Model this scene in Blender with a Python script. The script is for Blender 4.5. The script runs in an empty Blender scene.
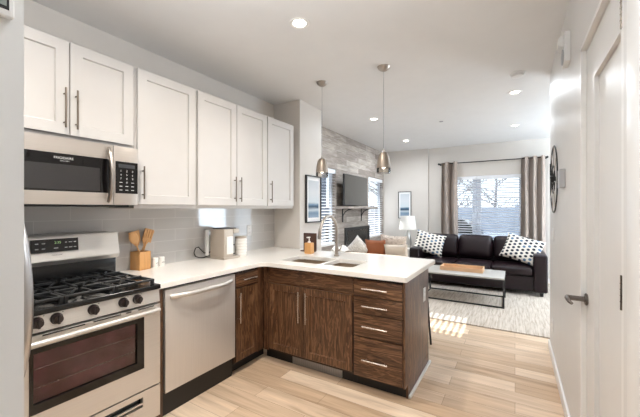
import bpy, bmesh, math, random
from mathutils import Vector, Matrix, Euler
random.seed(7)
SC = bpy.context.scene
COL = SC.collection
PI = math.pi

# ------------------------------------------------------------------ camera
cam_d = bpy.data.cameras.new('camera')
cam_d.sensor_width = 36.0
cam_d.sensor_fit = 'HORIZONTAL'
cam_d.lens = 36.0 * 323.5 / 640.0
cam_d.shift_y = 0.5 / 640
cam_d.clip_start = 0.02
cam = bpy.data.objects.new('camera', cam_d)
COL.objects.link(cam)
cam.location = (0, 0, 1.40)
cam.rotation_euler = (PI / 2, 0, 0.5425)
SC.camera = cam

# ------------------------------------------------------------------ world, sun, exposure
W = bpy.data.worlds.new('sky')
SC.world = W
W.use_nodes = True
bg = W.node_tree.nodes['Background']
bg.inputs[0].default_value = (0.87, 0.935, 1.0, 1)
bg.inputs[1].default_value = 2.3

sun_d = bpy.data.lights.new('sun', 'SUN')
sun_d.energy = 16.0
sun_d.angle = math.radians(0.5)
sun_d.color = (1.0, 0.97, 0.93)
sun = bpy.data.objects.new('sun', sun_d)
COL.objects.link(sun)
sun.rotation_euler = Vector((1.0, -0.12, -0.73)).to_track_quat('-Z', 'Y').to_euler()

LAMP_W = 14.0      # recessed lamps, warm over the kitchen, neutral in the living room
WARM, NEUTRAL = (1.0, 0.94, 0.86), (0.86, 0.93, 1.0)
DAY = (0.74, 0.87, 1.0)

def fill_lamp(name, loc, rot, sx, sy, watts):
    """daylight as an unseen rectangular lamp added to brighten the room"""
    d = bpy.data.lights.new(name, 'AREA')
    d.shape = 'RECTANGLE'
    d.size, d.size_y, d.energy, d.color = sx, sy, watts, DAY
    o = bpy.data.objects.new(name, d)
    COL.objects.link(o)
    o.location, o.rotation_euler = loc, rot
    return o
# unseen fill lamps: one at the added patio door, one behind the camera
fill_lamp('patio_fill', (2.68, 6.85, 1.15), (0, math.radians(90), 0), 2.0, 1.04, 60)
fill_lamp('hall_fill', (-0.17, -1.52, 1.25), (math.radians(90), 0, 0), 0.8, 2.2, 6)

# unseen fill lamps added here, bounced off kitchen and living room ceilings
fl = fill_lamp('bounce_fill', (-0.75, 0.5, 2.15), (math.radians(180), 0, 0), 0.5, 0.5, 34)
fl.data.color = (0.88, 0.94, 1.0)
fl2 = fill_lamp('bounce_fill', (2.2, 5.8, 2.25), (math.radians(180), 0, 0), 0.6, 0.6, 250)
fl2.data.color = (0.70, 0.85, 1.0)

SC.view_settings.view_transform = 'Standard'
SC.view_settings.look = 'None'
SC.view_settings.gamma = 1.0
SC.view_settings.exposure = 0.14
SC.view_settings.use_curve_mapping = False
SC.cycles.use_denoising = True
SC.cycles.max_bounces = 12
SC.cycles.diffuse_bounces = 6
SC.cycles.glossy_bounces = 5
SC.cycles.transmission_bounces = 8
SC.cycles.transparent_max_bounces = 16
SC.cycles.sample_clamp_indirect = 6
SC.cycles.caustics_reflective = False
SC.cycles.caustics_refractive = False

# ------------------------------------------------------------------ materials
def srgb(r, g, b):
    f = lambda c: (c / 255) / 12.92 if c / 255 <= 0.04045 else ((c / 255 + 0.055) / 1.055) ** 2.4
    return (f(r), f(g), f(b), 1)

def new_mat(name):
    m = bpy.data.materials.new(name)
    m.use_nodes = True
    nt = m.node_tree
    return m, nt, nt.nodes['Principled BSDF']

def node(nt, t, **k):
    n = nt.nodes.new(t)
    for a, v in k.items():
        setattr(n, a, v)
    return n

def coords(nt, scale=(1, 1, 1), rot=(0, 0, 0), loc=(0, 0, 0)):
    tc = node(nt, 'ShaderNodeTexCoord')
    mp = node(nt, 'ShaderNodeMapping')
    mp.inputs['Scale'].default_value = scale
    mp.inputs['Rotation'].default_value = rot
    mp.inputs['Location'].default_value = loc
    nt.links.new(tc.outputs['Object'], mp.inputs['Vector'])
    return mp.outputs['Vector']

def ramp(nt, fac, stops):
    r = node(nt, 'ShaderNodeValToRGB')
    els = r.color_ramp.elements
    while len(els) < len(stops):
        els.new(0.5)
    for e, (p, c) in zip(els, stops):
        e.position, e.color = p, c
    nt.links.new(fac, r.inputs['Fac'])
    return r.outputs['Color']

def bump(nt, b, h, strength, dist=0.01):
    n = node(nt, 'ShaderNodeBump')
    n.inputs['Strength'].default_value = strength
    n.inputs['Distance'].default_value = dist
    nt.links.new(h, n.inputs['Height'])
    nt.links.new(n.outputs['Normal'], b.inputs['Normal'])

def noise(nt, vec, scale, detail=3, rough=0.5, dist=0.0):
    n = node(nt, 'ShaderNodeTexNoise')
    n.inputs['Scale'].default_value = scale
    n.inputs['Detail'].default_value = detail
    n.inputs['Roughness'].default_value = rough
    n.inputs['Distortion'].default_value = dist
    nt.links.new(vec, n.inputs['Vector'])
    return n.outputs['Fac']

def mixc(nt, fac, a, b, mode='MIX'):
    n = node(nt, 'ShaderNodeMix', data_type='RGBA', blend_type=mode)
    for sock, v in ((n.inputs[0], fac), (n.inputs[6], a), (n.inputs[7], b)):
        if hasattr(v, 'is_output'):
            nt.links.new(v, sock)
        else:
            sock.default_value = v
    return n.outputs[2]

def plain(name, col, rough=0.5, metal=0.0, spec=0.5, var=0.06, vscale=6.0, bmp=0.0, bscale=200.0, coat=0.0, sheen=0.0, stretch=(1, 1, 1)):
    """one paint / metal / cloth with a faint noise variation"""
    m, nt, b = new_mat(name)
    v = coords(nt, stretch)
    n = noise(nt, v, vscale)
    lo = tuple(c * (1 - var) for c in col[:3]) + (1,)
    hi = tuple(min(1, c * (1 + var)) for c in col[:3]) + (1,)
    nt.links.new(ramp(nt, n, [(0.3, lo), (0.7, hi)]), b.inputs['Base Color'])
    b.inputs['Roughness'].default_value = rough
    b.inputs['Metallic'].default_value = metal
    b.inputs['Specular IOR Level'].default_value = spec
    b.inputs['Coat Weight'].default_value = coat
    b.inputs['Coat Roughness'].default_value = 0.1
    b.inputs['Sheen Weight'].default_value = sheen
    if bmp:
        bump(nt, b, noise(nt, v, bscale, 2), bmp, 0.002)
    return m

def emit(name, col, s):
    m, nt, b = new_mat(name)
    b.inputs['Base Color'].default_value = col
    b.inputs['Emission Color'].default_value = col
    b.inputs['Emission Strength'].default_value = s
    return m

def thin_glass(name, tint=(1, 1, 1, 1), refl=0.10, rough=0.0):
    m, nt, b = new_mat(name)
    nt.nodes.remove(b)
    tr = node(nt, 'ShaderNodeBsdfTransparent')
    tr.inputs[0].default_value = tint
    gl = node(nt, 'ShaderNodeBsdfGlossy')
    gl.inputs['Roughness'].default_value = rough
    mx = node(nt, 'ShaderNodeMixShader')
    fr = node(nt, 'ShaderNodeFresnel')
    fr.inputs[0].default_value = 1.45
    mth = node(nt, 'ShaderNodeMath', operation='MULTIPLY')
    mth.inputs[1].default_value = refl * 10
    nt.links.new(fr.outputs[0], mth.inputs[0])
    nt.links.new(mth.outputs[0], mx.inputs[0])
    nt.links.new(tr.outputs[0], mx.inputs[1])
    nt.links.new(gl.outputs[0], mx.inputs[2])
    nt.links.new(mx.outputs[0], nt.nodes['Material Output'].inputs[0])
    return m

def oak(name, grain):
    """dark stained oak, grain running along axis `grain`"""
    m, nt, b = new_mat(name)
    sc = [11, 11, 11]
    sc['xyz'.index(grain)] = 1.1
    v = coords(nt, sc)
    a = noise(nt, v, 1.0, 4, 0.55, 1.6)
    sc2 = [150, 150, 150]
    sc2['xyz'.index(grain)] = 4.5
    f = noise(nt, coords(nt, sc2), 1.0, 3, 0.6, 0.2)
    w = node(nt, 'ShaderNodeMath', operation='MULTIPLY')
    w.inputs[1].default_value = 52.0
    nt.links.new(a, w.inputs[0])
    s = node(nt, 'ShaderNodeMath', operation='SINE')
    nt.links.new(w.outputs[0], s.inputs[0])
    base = ramp(nt, a, [(0.30, srgb(94, 66, 46)), (0.5, srgb(116, 84, 60)), (0.72, srgb(136, 102, 74))])
    rings = ramp(nt, s.outputs[0], [(0.0, srgb(150, 130, 116)), (0.22, srgb(214, 204, 194)), (0.5, (1, 1, 1, 1))])
    c1 = mixc(nt, 0.7, base, rings, 'MULTIPLY')
    fine = ramp(nt, f, [(0.38, (0.34, 0.29, 0.26, 1)), (0.50, (0.92, 0.90, 0.88, 1)), (0.66, (1.22, 1.2, 1.16, 1))])
    c2 = mixc(nt, 0.85, c1, fine, 'MULTIPLY')
    nt.links.new(c2, b.inputs['Base Color'])
    b.inputs['Roughness'].default_value = 0.36
    b.inputs['Specular IOR Level'].default_value = 0.45
    bump(nt, b, f, 0.15, 0.002)
    return m

def brushed(name, col, axis, rough=0.28, metal=1.0):
    m, nt, b = new_mat(name)
    sc = [300, 300, 300]
    sc['xyz'.index(axis)] = 3
    n = noise(nt, coords(nt, sc), 1.0, 2)
    lo = tuple(c * 0.93 for c in col[:3]) + (1,)
    nt.links.new(ramp(nt, n, [(0.3, lo), (0.7, col)]), b.inputs['Base Color'])
    b.inputs['Metallic'].default_value = metal
    nt.links.new(ramp(nt, n, [(0.2, (rough * 0.8,) * 3 + (1,)), (0.8, (rough * 1.25,) * 3 + (1,))]), b.inputs['Roughness'])
    return m

def floor_mat():
    m, nt, b = new_mat('plank_floor')
    v = coords(nt, (1, 1, 1))
    br = node(nt, 'ShaderNodeTexBrick')
    br.offset, br.offset_frequency = 0.37, 2
    for k, val in (('Scale', 1.0), ('Mortar Size', 0.0012), ('Mortar Smooth', 0.1), ('Bias', 0.0), ('Brick Width', 1.22), ('Row Height', 0.152)):
        br.inputs[k].default_value = val
    br.inputs['Color1'].default_value = srgb(192, 163, 133)
    br.inputs['Color2'].default_value = srgb(233, 212, 188)
    br.inputs['Mortar'].default_value = srgb(140, 112, 86)
    nt.links.new(v, br.inputs['Vector'])
    g = noise(nt, coords(nt, (1.3, 16, 1)), 1.0, 5, 0.6, 0.9)
    gr = ramp(nt, g, [(0.30, (0.62, 0.56, 0.50, 1)), (0.46, (0.92, 0.90, 0.88, 1)), (0.68, (1.14, 1.14, 1.14, 1))])
    c = mixc(nt, 0.85, br.outputs['Color'], gr, 'MULTIPLY')
    g2 = noise(nt, coords(nt, (5, 130, 1)), 1.0, 2)
    c = mixc(nt, 0.4, c, ramp(nt, g2, [(0.3, (0.84, 0.82, 0.80, 1)), (0.7, (1.05, 1.05, 1.05, 1))]), 'MULTIPLY')
    nt.links.new(c, b.inputs['Base Color'])
    b.inputs['Roughness'].default_value = 0.36
    b.inputs['Specular IOR Level'].default_value = 0.4
    return m

def stone_planks():
    """grey weathered planks running along Y on the fireplace wall"""
    m, nt, b = new_mat('weathered_planks')
    tc = node(nt, 'ShaderNodeTexCoord')
    sp = node(nt, 'ShaderNodeSeparateXYZ')
    cb = node(nt, 'ShaderNodeCombineXYZ')
    nt.links.new(tc.outputs['Object'], sp.inputs[0])
    nt.links.new(sp.outputs['Y'], cb.inputs['X'])
    nt.links.new(sp.outputs['Z'], cb.inputs['Y'])
    br = node(nt, 'ShaderNodeTexBrick')
    br.offset = 0.41
    for k, val in (('Scale', 1.0), ('Mortar Size', 0.002), ('Bias', 0.0), ('Brick Width', 0.9), ('Row Height', 0.105)):
        br.inputs[k].default_value = val
    br.inputs['Color1'].default_value = srgb(136, 126, 118)
    br.inputs['Color2'].default_value = srgb(178, 169, 160)
    br.inputs['Mortar'].default_value = srgb(112, 103, 96)
    nt.links.new(cb.outputs[0], br.inputs['Vector'])
    g = noise(nt, coords(nt, (6, 3.2, 22)), 1.0, 4, 0.65, 0.8)
    c = mixc(nt, 0.9, br.outputs['Color'], ramp(nt, g, [(0.3, (0.70, 0.68, 0.66, 1)), (0.52, (1, 1, 1, 1)), (0.66, (1.32, 1.32, 1.32, 1))]), 'MULTIPLY')
    nt.links.new(c, b.inputs['Base Color'])
    b.inputs['Roughness'].default_value = 0.7
    return m

def tile_mat():
    m, nt, b = new_mat('glossy_wall_tile')
    tc = node(nt, 'ShaderNodeTexCoord')
    sp = node(nt, 'ShaderNodeSeparateXYZ')
    cb = node(nt, 'ShaderNodeCombineXYZ')
    nt.links.new(tc.outputs['Object'], sp.inputs[0])
    nt.links.new(sp.outputs['Y'], cb.inputs['X'])
    nt.links.new(sp.outputs['Z'], cb.inputs['Y'])
    mp = node(nt, 'ShaderNodeMapping')
    mp.inputs['Location'].default_value = (-0.02, -0.914, 0)
    nt.links.new(cb.outputs[0], mp.inputs[0])
    br = node(nt, 'ShaderNodeTexBrick')
    br.offset = 0.5
    for k, val in (('Scale', 1.0), ('Mortar Size', 0.0022), ('Bias', 0.0), ('Brick Width', 0.405), ('Row Height', 0.1015)):
        br.inputs[k].default_value = val
    br.inputs['Color1'].default_value = srgb(186, 183, 180)
    br.inputs['Color2'].default_value = srgb(194, 191, 188)
    br.inputs['Mortar'].default_value = srgb(206, 204, 200)
    nt.links.new(mp.outputs[0], br.inputs['Vector'])
    nt.links.new(br.outputs['Color'], b.inputs['Base Color'])
    b.inputs['Roughness'].default_value = 0.05
    b.inputs['Specular IOR Level'].default_value = 0.95
    bump(nt, b, br.outputs['Fac'], -0.4, 0.002)
    return m

def rug_mat():
    m, nt, b = new_mat('streaked_rug')
    g = noise(nt, coords(nt, (46, 3.2, 1)), 1.0, 5, 0.7, 0.3)
    c = ramp(nt, g, [(0.34, srgb(158, 144, 130)), (0.48, srgb(184, 172, 158)), (0.60, srgb(200, 189, 177))])
    nt.links.new(c, b.inputs['Base Color'])
    b.inputs['Roughness'].default_value = 0.95
    bump(nt, b, noise(nt, coords(nt), 300, 2), 0.4, 0.004)
    return m

def dots_mat(name, sx, sz, rot=0.0):
    """cream cloth printed with columns of navy, slate and black ovals"""
    m, nt, b = new_mat(name)
    v = coords(nt, (sx, 1, sz), (0, rot, 0))
    sp = node(nt, 'ShaderNodeSeparateXYZ')
    nt.links.new(v, sp.inputs[0])
    cb = node(nt, 'ShaderNodeCombineXYZ')
    # brick-offset every other column
    fl = node(nt, 'ShaderNodeMath', operation='FLOOR'); nt.links.new(sp.outputs['X'], fl.inputs[0])
    hf = node(nt, 'ShaderNodeMath', operation='MULTIPLY'); hf.inputs[1].default_value = 0.5
    nt.links.new(fl.outputs[0], hf.inputs[0])
    ad = node(nt, 'ShaderNodeMath', operation='ADD')
    nt.links.new(sp.outputs['Z'], ad.inputs[0]); nt.links.new(hf.outputs[0], ad.inputs[1])
    nt.links.new(sp.outputs['X'], cb.inputs['X']); nt.links.new(ad.outputs[0], cb.inputs['Y'])
    fr = node(nt, 'ShaderNodeVectorMath', operation='FRACTION'); nt.links.new(cb.outputs[0], fr.inputs[0])
    sb = node(nt, 'ShaderNodeVectorMath', operation='SUBTRACT'); sb.inputs[1].default_value = (0.5, 0.5, 0)
    nt.links.new(fr.outputs[0], sb.inputs[0])
    ln = node(nt, 'ShaderNodeVectorMath', operation='LENGTH'); nt.links.new(sb.outputs[0], ln.inputs[0])
    cell = node(nt, 'ShaderNodeVectorMath', operation='FLOOR'); nt.links.new(cb.outputs[0], cell.inputs[0])
    wn = node(nt, 'ShaderNodeTexWhiteNoise'); nt.links.new(cell.outputs[0], wn.inputs['Vector'])
    col = ramp(nt, wn.outputs['Value'], [(0.0, srgb(24, 27, 40)), (0.35, srgb(36, 44, 66)), (0.6, srgb(86, 116, 146)), (0.85, srgb(30, 32, 44))])
    nt.nodes[-1].color_ramp.interpolation = 'CONSTANT'
    k = ramp(nt, ln.outputs['Value'], [(0.30, (1, 1, 1, 1)), (0.36, (0, 0, 0, 1))])
    c = mixc(nt, k, srgb(232, 226, 216), col)
    nt.links.new(c, b.inputs['Base Color'])
    b.inputs['Roughness'].default_value = 0.9
    return m

def seascape(name):
    """pale abstract seascape print: sky, a dark horizon band, water"""
    m, nt, b = new_mat(name)
    tc = node(nt, 'ShaderNodeTexCoord')
    sp = node(nt, 'ShaderNodeSeparateXYZ')
    nt.links.new(tc.outputs['Generated'], sp.inputs[0])
    n = noise(nt, coords(nt, (6, 6, 30)), 1.0, 3)
    ad = node(nt, 'ShaderNodeMath', operation='MULTIPLY_ADD')
    ad.inputs[1].default_value = 0.06
    nt.links.new(n, ad.inputs[0]); nt.links.new(sp.outputs['Z'], ad.inputs[2])
    c = ramp(nt, ad.outputs[0], [(0.0, srgb(150, 166, 182)), (0.16, srgb(118, 142, 164)), (0.24, srgb(190, 202, 210)), (0.32, srgb(46, 70, 92)), (0.38, srgb(96, 124, 148)),
                                 (0.44, srgb(204, 214, 220)), (0.7, srgb(214, 218, 222)), (1.0, srgb(200, 206, 212))])
    nt.links.new(c, b.inputs['Base Color'])
    b.inputs['Roughness'].default_value = 0.25
    return m

def knit(name, c1, c2, s):
    m, nt, b = new_mat(name)
    g = noise(nt, coords(nt, (s, s, s * 2.5)), 1.0, 3, 0.7, 0.5)
    nt.links.new(ramp(nt, g, [(0.35, c1), (0.6, c2)]), b.inputs['Base Color'])
    b.inputs['Roughness'].default_value = 0.95
    bump(nt, b, g, 0.6, 0.01)
    return m

M = dict(
    wall=plain('wall_paint', srgb(210, 204, 197), 0.55, var=0.012, bmp=0.05, bscale=350),
    wall_gloss=plain('hall_wall_paint', srgb(216, 214, 211), 0.48, var=0.01, bmp=0.06, bscale=260),
    ceil=plain('ceiling_paint', srgb(222, 221, 220), 0.7, var=0.012, bmp=0.1, bscale=220),
    trim=plain('white_trim', srgb(230, 228, 225), 0.35, var=0.01),
    door=plain('white_door_paint', srgb(218, 216, 213), 0.42, var=0.01),
    cab=plain('white_cabinet_lacquer', srgb(203, 199, 195), 0.38, var=0.012),
    gap=plain('cabinet_shadow_box', srgb(150, 140, 128), 0.7),
    quartz=plain('cream_quartz', srgb(243, 239, 233), 0.16, var=0.02, vscale=60),
    floor=floor_mat(), planks=stone_planks(), tile=tile_mat(), rug=rug_mat(),
    oak_v=oak('oak_vertical', 'z'), oak_x=oak('oak_along_x', 'x'), oak_y=oak('oak_along_y', 'y'),
    oak_gap=plain('oak_gap_shade', srgb(46, 31, 22), 0.6, var=0.15),  # carcass darkened to stand in for shade in the gaps between fronts
    kick=plain('black_toe_kick', srgb(28, 25, 24), 0.6),
    steel_y=brushed('stainless_brushed', srgb(214, 209, 203), 'y', 0.36, 0.6),
    steel_z=brushed('stainless_upright', srgb(216, 211, 206), 'z', 0.36, 0.5),
    nickel=brushed('satin_nickel', srgb(176, 167, 158), 'z', 0.3),
    darkchrome=plain('satin_dark_chrome', srgb(120, 112, 106), 0.25, 1.0, var=0.05),
    chrome=plain('polished_chrome', srgb(205, 203, 200), 0.12, 1.0, var=0.02),
    handle=brushed('bar_pull_steel', srgb(214, 206, 198), 'z', 0.25),
    darkpull=brushed('dark_bar_pull', srgb(132, 120, 108), 'z', 0.3),
    steel_mw=brushed('microwave_steel', srgb(200, 191, 182), 'y', 0.34, 0.75),
    sinksteel=brushed('sink_steel', srgb(158, 138, 116), 'x', 0.4, 0.5),
    fridge=brushed('fridge_steel', srgb(190, 190, 192), 'z', 0.35),
    darkgrey=plain('dark_grey_case', srgb(52, 52, 54), 0.5),
    black=plain('black_enamel', srgb(16, 16, 17), 0.22),
    blackmat=plain('black_matte_metal', srgb(20, 19, 19), 0.5),
    iron=plain('cast_iron', srgb(24, 25, 27), 0.32, bmp=0.2),
    blackglass=plain('black_glass', srgb(14, 12, 13), 0.05),
    greyglass=plain('smoked_window', srgb(50, 48, 48), 0.12),
    oven_glare=plain('oven_reflection_tint', srgb(164, 112, 122), 0.4, var=0.5, vscale=5),  # reddish tone paints in the reflection on the oven window
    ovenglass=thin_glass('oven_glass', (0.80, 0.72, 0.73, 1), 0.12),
    glass=thin_glass('window_glass', (0.97, 0.99, 1, 1), 0.06),
    pendglass=thin_glass('pendant_glass', (0.97, 0.95, 0.92, 1), 0.12),
    mark=plain('white_markings', srgb(210, 210, 208), 0.5),
    green=emit('clock_digits', (0.45, 0.70, 0.30, 1), 0.18),
    knob=plain('dark_knob', srgb(34, 26, 26), 0.28),
    alum=plain('burner_aluminium', srgb(150, 150, 152), 0.35, 0.9),
    bamboo=plain('bamboo', srgb(205, 152, 92), 0.5, var=0.10, vscale=3, stretch=(40, 40, 2)),
    spoon=plain('beech_wood', srgb(212, 160, 104), 0.55, var=0.08),
    white=plain('white_ceramic', srgb(236, 233, 228), 0.25, var=0.01),
    plastic=plain('white_plastic', srgb(228, 227, 225), 0.4, var=0.01),
    greyplastic=plain('light_grey_plastic', srgb(176, 177, 180), 0.4, var=0.02),
    beigeplastic=plain('warm_grey_plastic', srgb(184, 172, 158), 0.35, 0.25, var=0.02),
    brown=plain('dark_brown_wood', srgb(74, 48, 38), 0.5, var=0.1),
    leather=plain('espresso_leather', srgb(25, 11, 15), 0.42, spec=0.32, var=0.16, vscale=9, bmp=0.25, bscale=160),
    tray=plain('tan_tray_wood', srgb(206, 166, 128), 0.55, var=0.12, vscale=4, stretch=(3, 20, 20)),
    tabletop=plain('pale_stone_top', srgb(178, 174, 168), 0.4, var=0.06, vscale=10),
    curtain=plain('taupe_curtain', srgb(158, 144, 134), 0.9, var=0.08, vscale=90, sheen=0.3, stretch=(1, 1, 0.2)),
    beige=plain('beige_upholstery', srgb(206, 192, 176), 0.95, var=0.05, vscale=120, bmp=0.2),
    rust=plain('rust_leather', srgb(150, 86, 50), 0.5, var=0.12),
    shag=knit('textured_cream', srgb(176, 160, 146), srgb(232, 220, 208), 26),
    oat=plain('oatmeal_linen', srgb(208, 196, 182), 0.95, var=0.05, vscale=150, bmp=0.2),
    fleece=knit('white_fleece', srgb(206, 200, 192), srgb(246, 242, 236), 30),
    dots=dots_mat('dotted_cotton', 14.0, 17.0),
    art_a=seascape('seascape_print'), art_b=seascape('seascape_print_tall'),
    mat_board=plain('picture_mount', srgb(236, 236, 236), 0.6, var=0.01),
    tv=plain('tv_screen', srgb(82, 80, 76), 0.14, var=0.03, vscale=2),
    lamp_emit=emit('lamp_lens', (1.0, 0.94, 0.86, 1), 9.0),
    bulb=emit('bulb', (1.0, 0.96, 0.90, 1), 2.2),
    pendmetal=brushed('brushed_shade', srgb(150, 138, 126), 'z', 0.4, 0.7),
    silver=plain('silver_glaze', srgb(196, 194, 190), 0.25, 0.5, var=0.05),
    shade=plain('white_lamp_shade', srgb(240, 238, 232), 0.9, var=0.01),
    slat=plain('white_slat', srgb(236, 238, 242), 0.4, var=0.01),
    mullion=plain('window_vinyl', srgb(206, 212, 222), 0.4, var=0.01),
    log=plain('charred_log', srgb(60, 46, 40), 0.9, var=0.3, vscale=20),
    stone=plain('pale_river_stone', srgb(206, 202, 198), 0.6, var=0.15, vscale=10),
    asphalt=plain('pale_pavement', srgb(150, 152, 156), 0.9, var=0.08),
    fence2=plain('grey_blue_siding', srgb(112, 122, 138), 0.8, var=0.08),
    fence=plain('blue_grey_wall', srgb(150, 160, 176), 0.8, var=0.1),
    car=plain('car_paint', srgb(120, 132, 150), 0.25, coat=0.5),
    bark=plain('bare_bark', srgb(120, 120, 126), 0.9, var=0.2),
    steelpanel=plain('panel_screen', srgb(134, 140, 134), 0.15, var=0.15, vscale=30),
)

# ------------------------------------------------------------------ mesh helpers
class MB:
    """collects shapes into one bmesh"""
    def __init__(s):
        s.bm = bmesh.new()
    def _merge(s, b2, mtx=None):
        if mtx is not None:
            bmesh.ops.transform(b2, matrix=mtx, verts=b2.verts)
        me = bpy.data.meshes.new('tmp')
        b2.to_mesh(me); b2.free()
        s.bm.from_mesh(me)
        bpy.data.meshes.remove(me)
        return s
    def box(s, a, b, bev=0.0, seg=2, mtx=None):
        b2 = bmesh.new()
        bmesh.ops.create_cube(b2, size=1)
        lo = [min(p, q) for p, q in zip(a, b)]; hi = [max(p, q) for p, q in zip(a, b)]
        for v in b2.verts:
            v.co = [lo[i] + (v.co[i] + 0.5) * (hi[i] - lo[i]) for i in range(3)]
        if bev > 0:
            bev = min(bev, 0.45 * min(hi[i] - lo[i] for i in range(3)))
            bmesh.ops.bevel(b2, geom=list(b2.edges), offset=bev, segments=seg, affect='EDGES', profile=0.6)
        return s._merge(b2, mtx)
    def cyl(s, p0, p1, r0, r1=None, n=20, bev=0.0):
        p0, p1 = Vector(p0), Vector(p1)
        r1 = r0 if r1 is None else r1
        b2 = bmesh.new()
        L = (p1 - p0).length
        bmesh.ops.create_cone(b2, cap_ends=True, segments=n, radius1=r0, radius2=r1, depth=L)
        if bev:
            es = [e for e in b2.edges if abs(e.verts[0].co.z - e.verts[1].co.z) < 1e-6]
            bmesh.ops.bevel(b2, geom=es, offset=bev, segments=2, affect='EDGES')
        q = (p1 - p0).to_track_quat('Z', 'Y').to_matrix().to_4x4()
        return s._merge(b2, Matrix.Translation((p0 + p1) / 2) @ q)
    def tube(s, pts, r, n=10, sx=1.0, close=False):
        pts = [Vector(p) for p in pts]
        rr = r if isinstance(r, (list, tuple)) else [r] * len(pts)
        b2 = bmesh.new(); rings = []
        up = None
        for i, p in enumerate(pts):
            if close:
                t = pts[(i + 1) % len(pts)] - pts[i - 1]
            else:
                t = pts[min(i + 1, len(pts) - 1)] - pts[max(i - 1, 0)]
            t.normalize()
            if up is None:
                up = Vector((0, 0, 1)) if abs(t.z) < 0.9 else Vector((0, 1, 0))
            a = up - t * up.dot(t)
            if a.length < 1e-5:
                a = t.orthogonal()
            a.normalize(); b = t.cross(a); up = a
            rings.append([b2.verts.new(p + (a * math.cos(2 * PI * k / n) * sx + b * math.sin(2 * PI * k / n)) * rr[i]) for k in range(n)])
        m = len(rings)
        for i in range(m if close else m - 1):
            A, B = rings[i], rings[(i + 1) % m]
            for k in range(n):
                b2.faces.new((A[k], A[(k + 1) % n], B[(k + 1) % n], B[k]))
        if not close:
            b2.faces.new(rings[0][::-1]); b2.faces.new(rings[-1])
        bmesh.ops.recalc_face_normals(b2, faces=b2.faces)
        return s._merge(b2)
    def lathe(s, prof, c=(0, 0, 0), n=28, mtx=None):
        """prof: (radius, z) pairs from the bottom up"""
        b2 = bmesh.new(); rings = []
        for r, z in prof:
            if r < 1e-6:
                rings.append([b2.verts.new((c[0], c[1], c[2] + z))])
            else:
                rings.append([b2.verts.new((c[0] + r * math.cos(2 * PI * k / n), c[1] + r * math.sin(2 * PI * k / n), c[2] + z)) for k in range(n)])
        for A, B in zip(rings, rings[1:]):
            for k in range(n):
                k2 = (k + 1) % n
                if len(A) == 1 and len(B) == 1:
                    continue
                if len(A) == 1:
                    b2.faces.new((A[0], B[k2], B[k]))
                elif len(B) == 1:
                    b2.faces.new((A[k], A[k2], B[0]))
                else:
                    b2.faces.new((A[k], A[k2], B[k2], B[k]))
        bmesh.ops.recalc_face_normals(b2, faces=b2.faces)
        return s._merge(b2, mtx)
    def prism(s, pts, axis, a, b, bev=0.0):
        """polygon in the two other axes, extruded along axis from a to b"""
        b2 = bmesh.new()
        ax = 'xyz'.index(axis)
        def mk(p, t):
            q = list(p); q.insert(ax, t); return q
        A = [b2.verts.new(mk(p, a)) for p in pts]; B = [b2.verts.new(mk(p, b)) for p in pts]
        n = len(pts)
        b2.faces.new(A); b2.faces.new(B[::-1])
        for k in range(n):
            b2.faces.new((A[k], B[k], B[(k + 1) % n], A[(k + 1) % n]))
        bmesh.ops.recalc_face_normals(b2, faces=b2.faces)
        if bev:
            bmesh.ops.bevel(b2, geom=list(b2.edges), offset=bev, segments=2, affect='EDGES')
        return s._merge(b2)
    def pierced(s, axis, w0, w1, u0, u1, v0, v1, holes):
        """a slab of thickness w0..w1 along axis with rectangular holes (ua, ub, va, vb)"""
        us = sorted({u0, u1, *[h[0] for h in holes], *[h[1] for h in holes]})
        vs = sorted({v0, v1, *[h[2] for h in holes], *[h[3] for h in holes]})
        us = [u for u in us if u0 <= u <= u1]; vs = [v for v in vs if v0 <= v <= v1]
        ax = 'xyz'.index(axis)
        def P(u, v, w):
            q = [u, v]; q.insert(ax, w); return q
        nu, nv = len(us) - 1, len(vs) - 1
        solid = [[not any(h[0] <= (us[i] + us[i + 1]) / 2 <= h[1] and h[2] <= (vs[j] + vs[j + 1]) / 2 <= h[3] for h in holes) for j in range(nv)] for i in range(nu)]
        b2 = bmesh.new()
        def q(*p):
            b2.faces.new([b2.verts.new(x) for x in p])
        S = lambda i, j: 0 <= i < nu and 0 <= j < nv and solid[i][j]
        for i in range(nu):
            for j in range(nv):
                if not solid[i][j]:
                    continue
                a, b, c, d = us[i], us[i + 1], vs[j], vs[j + 1]
                for w in (w0, w1):
                    q(P(a, c, w), P(b, c, w), P(b, d, w), P(a, d, w))
                if not S(i - 1, j): q(P(a, c, w0), P(a, d, w0), P(a, d, w1), P(a, c, w1))
                if not S(i + 1, j): q(P(b, c, w0), P(b, d, w0), P(b, d, w1), P(b, c, w1))
                if not S(i, j - 1): q(P(a, c, w0), P(b, c, w0), P(b, c, w1), P(a, c, w1))
                if not S(i, j + 1): q(P(a, d, w0), P(b, d, w0), P(b, d, w1), P(a, d, w1))
        bmesh.ops.remove_doubles(b2, verts=b2.verts, dist=1e-6)
        bmesh.ops.recalc_face_normals(b2, faces=b2.faces)
        return s._merge(b2)
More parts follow.
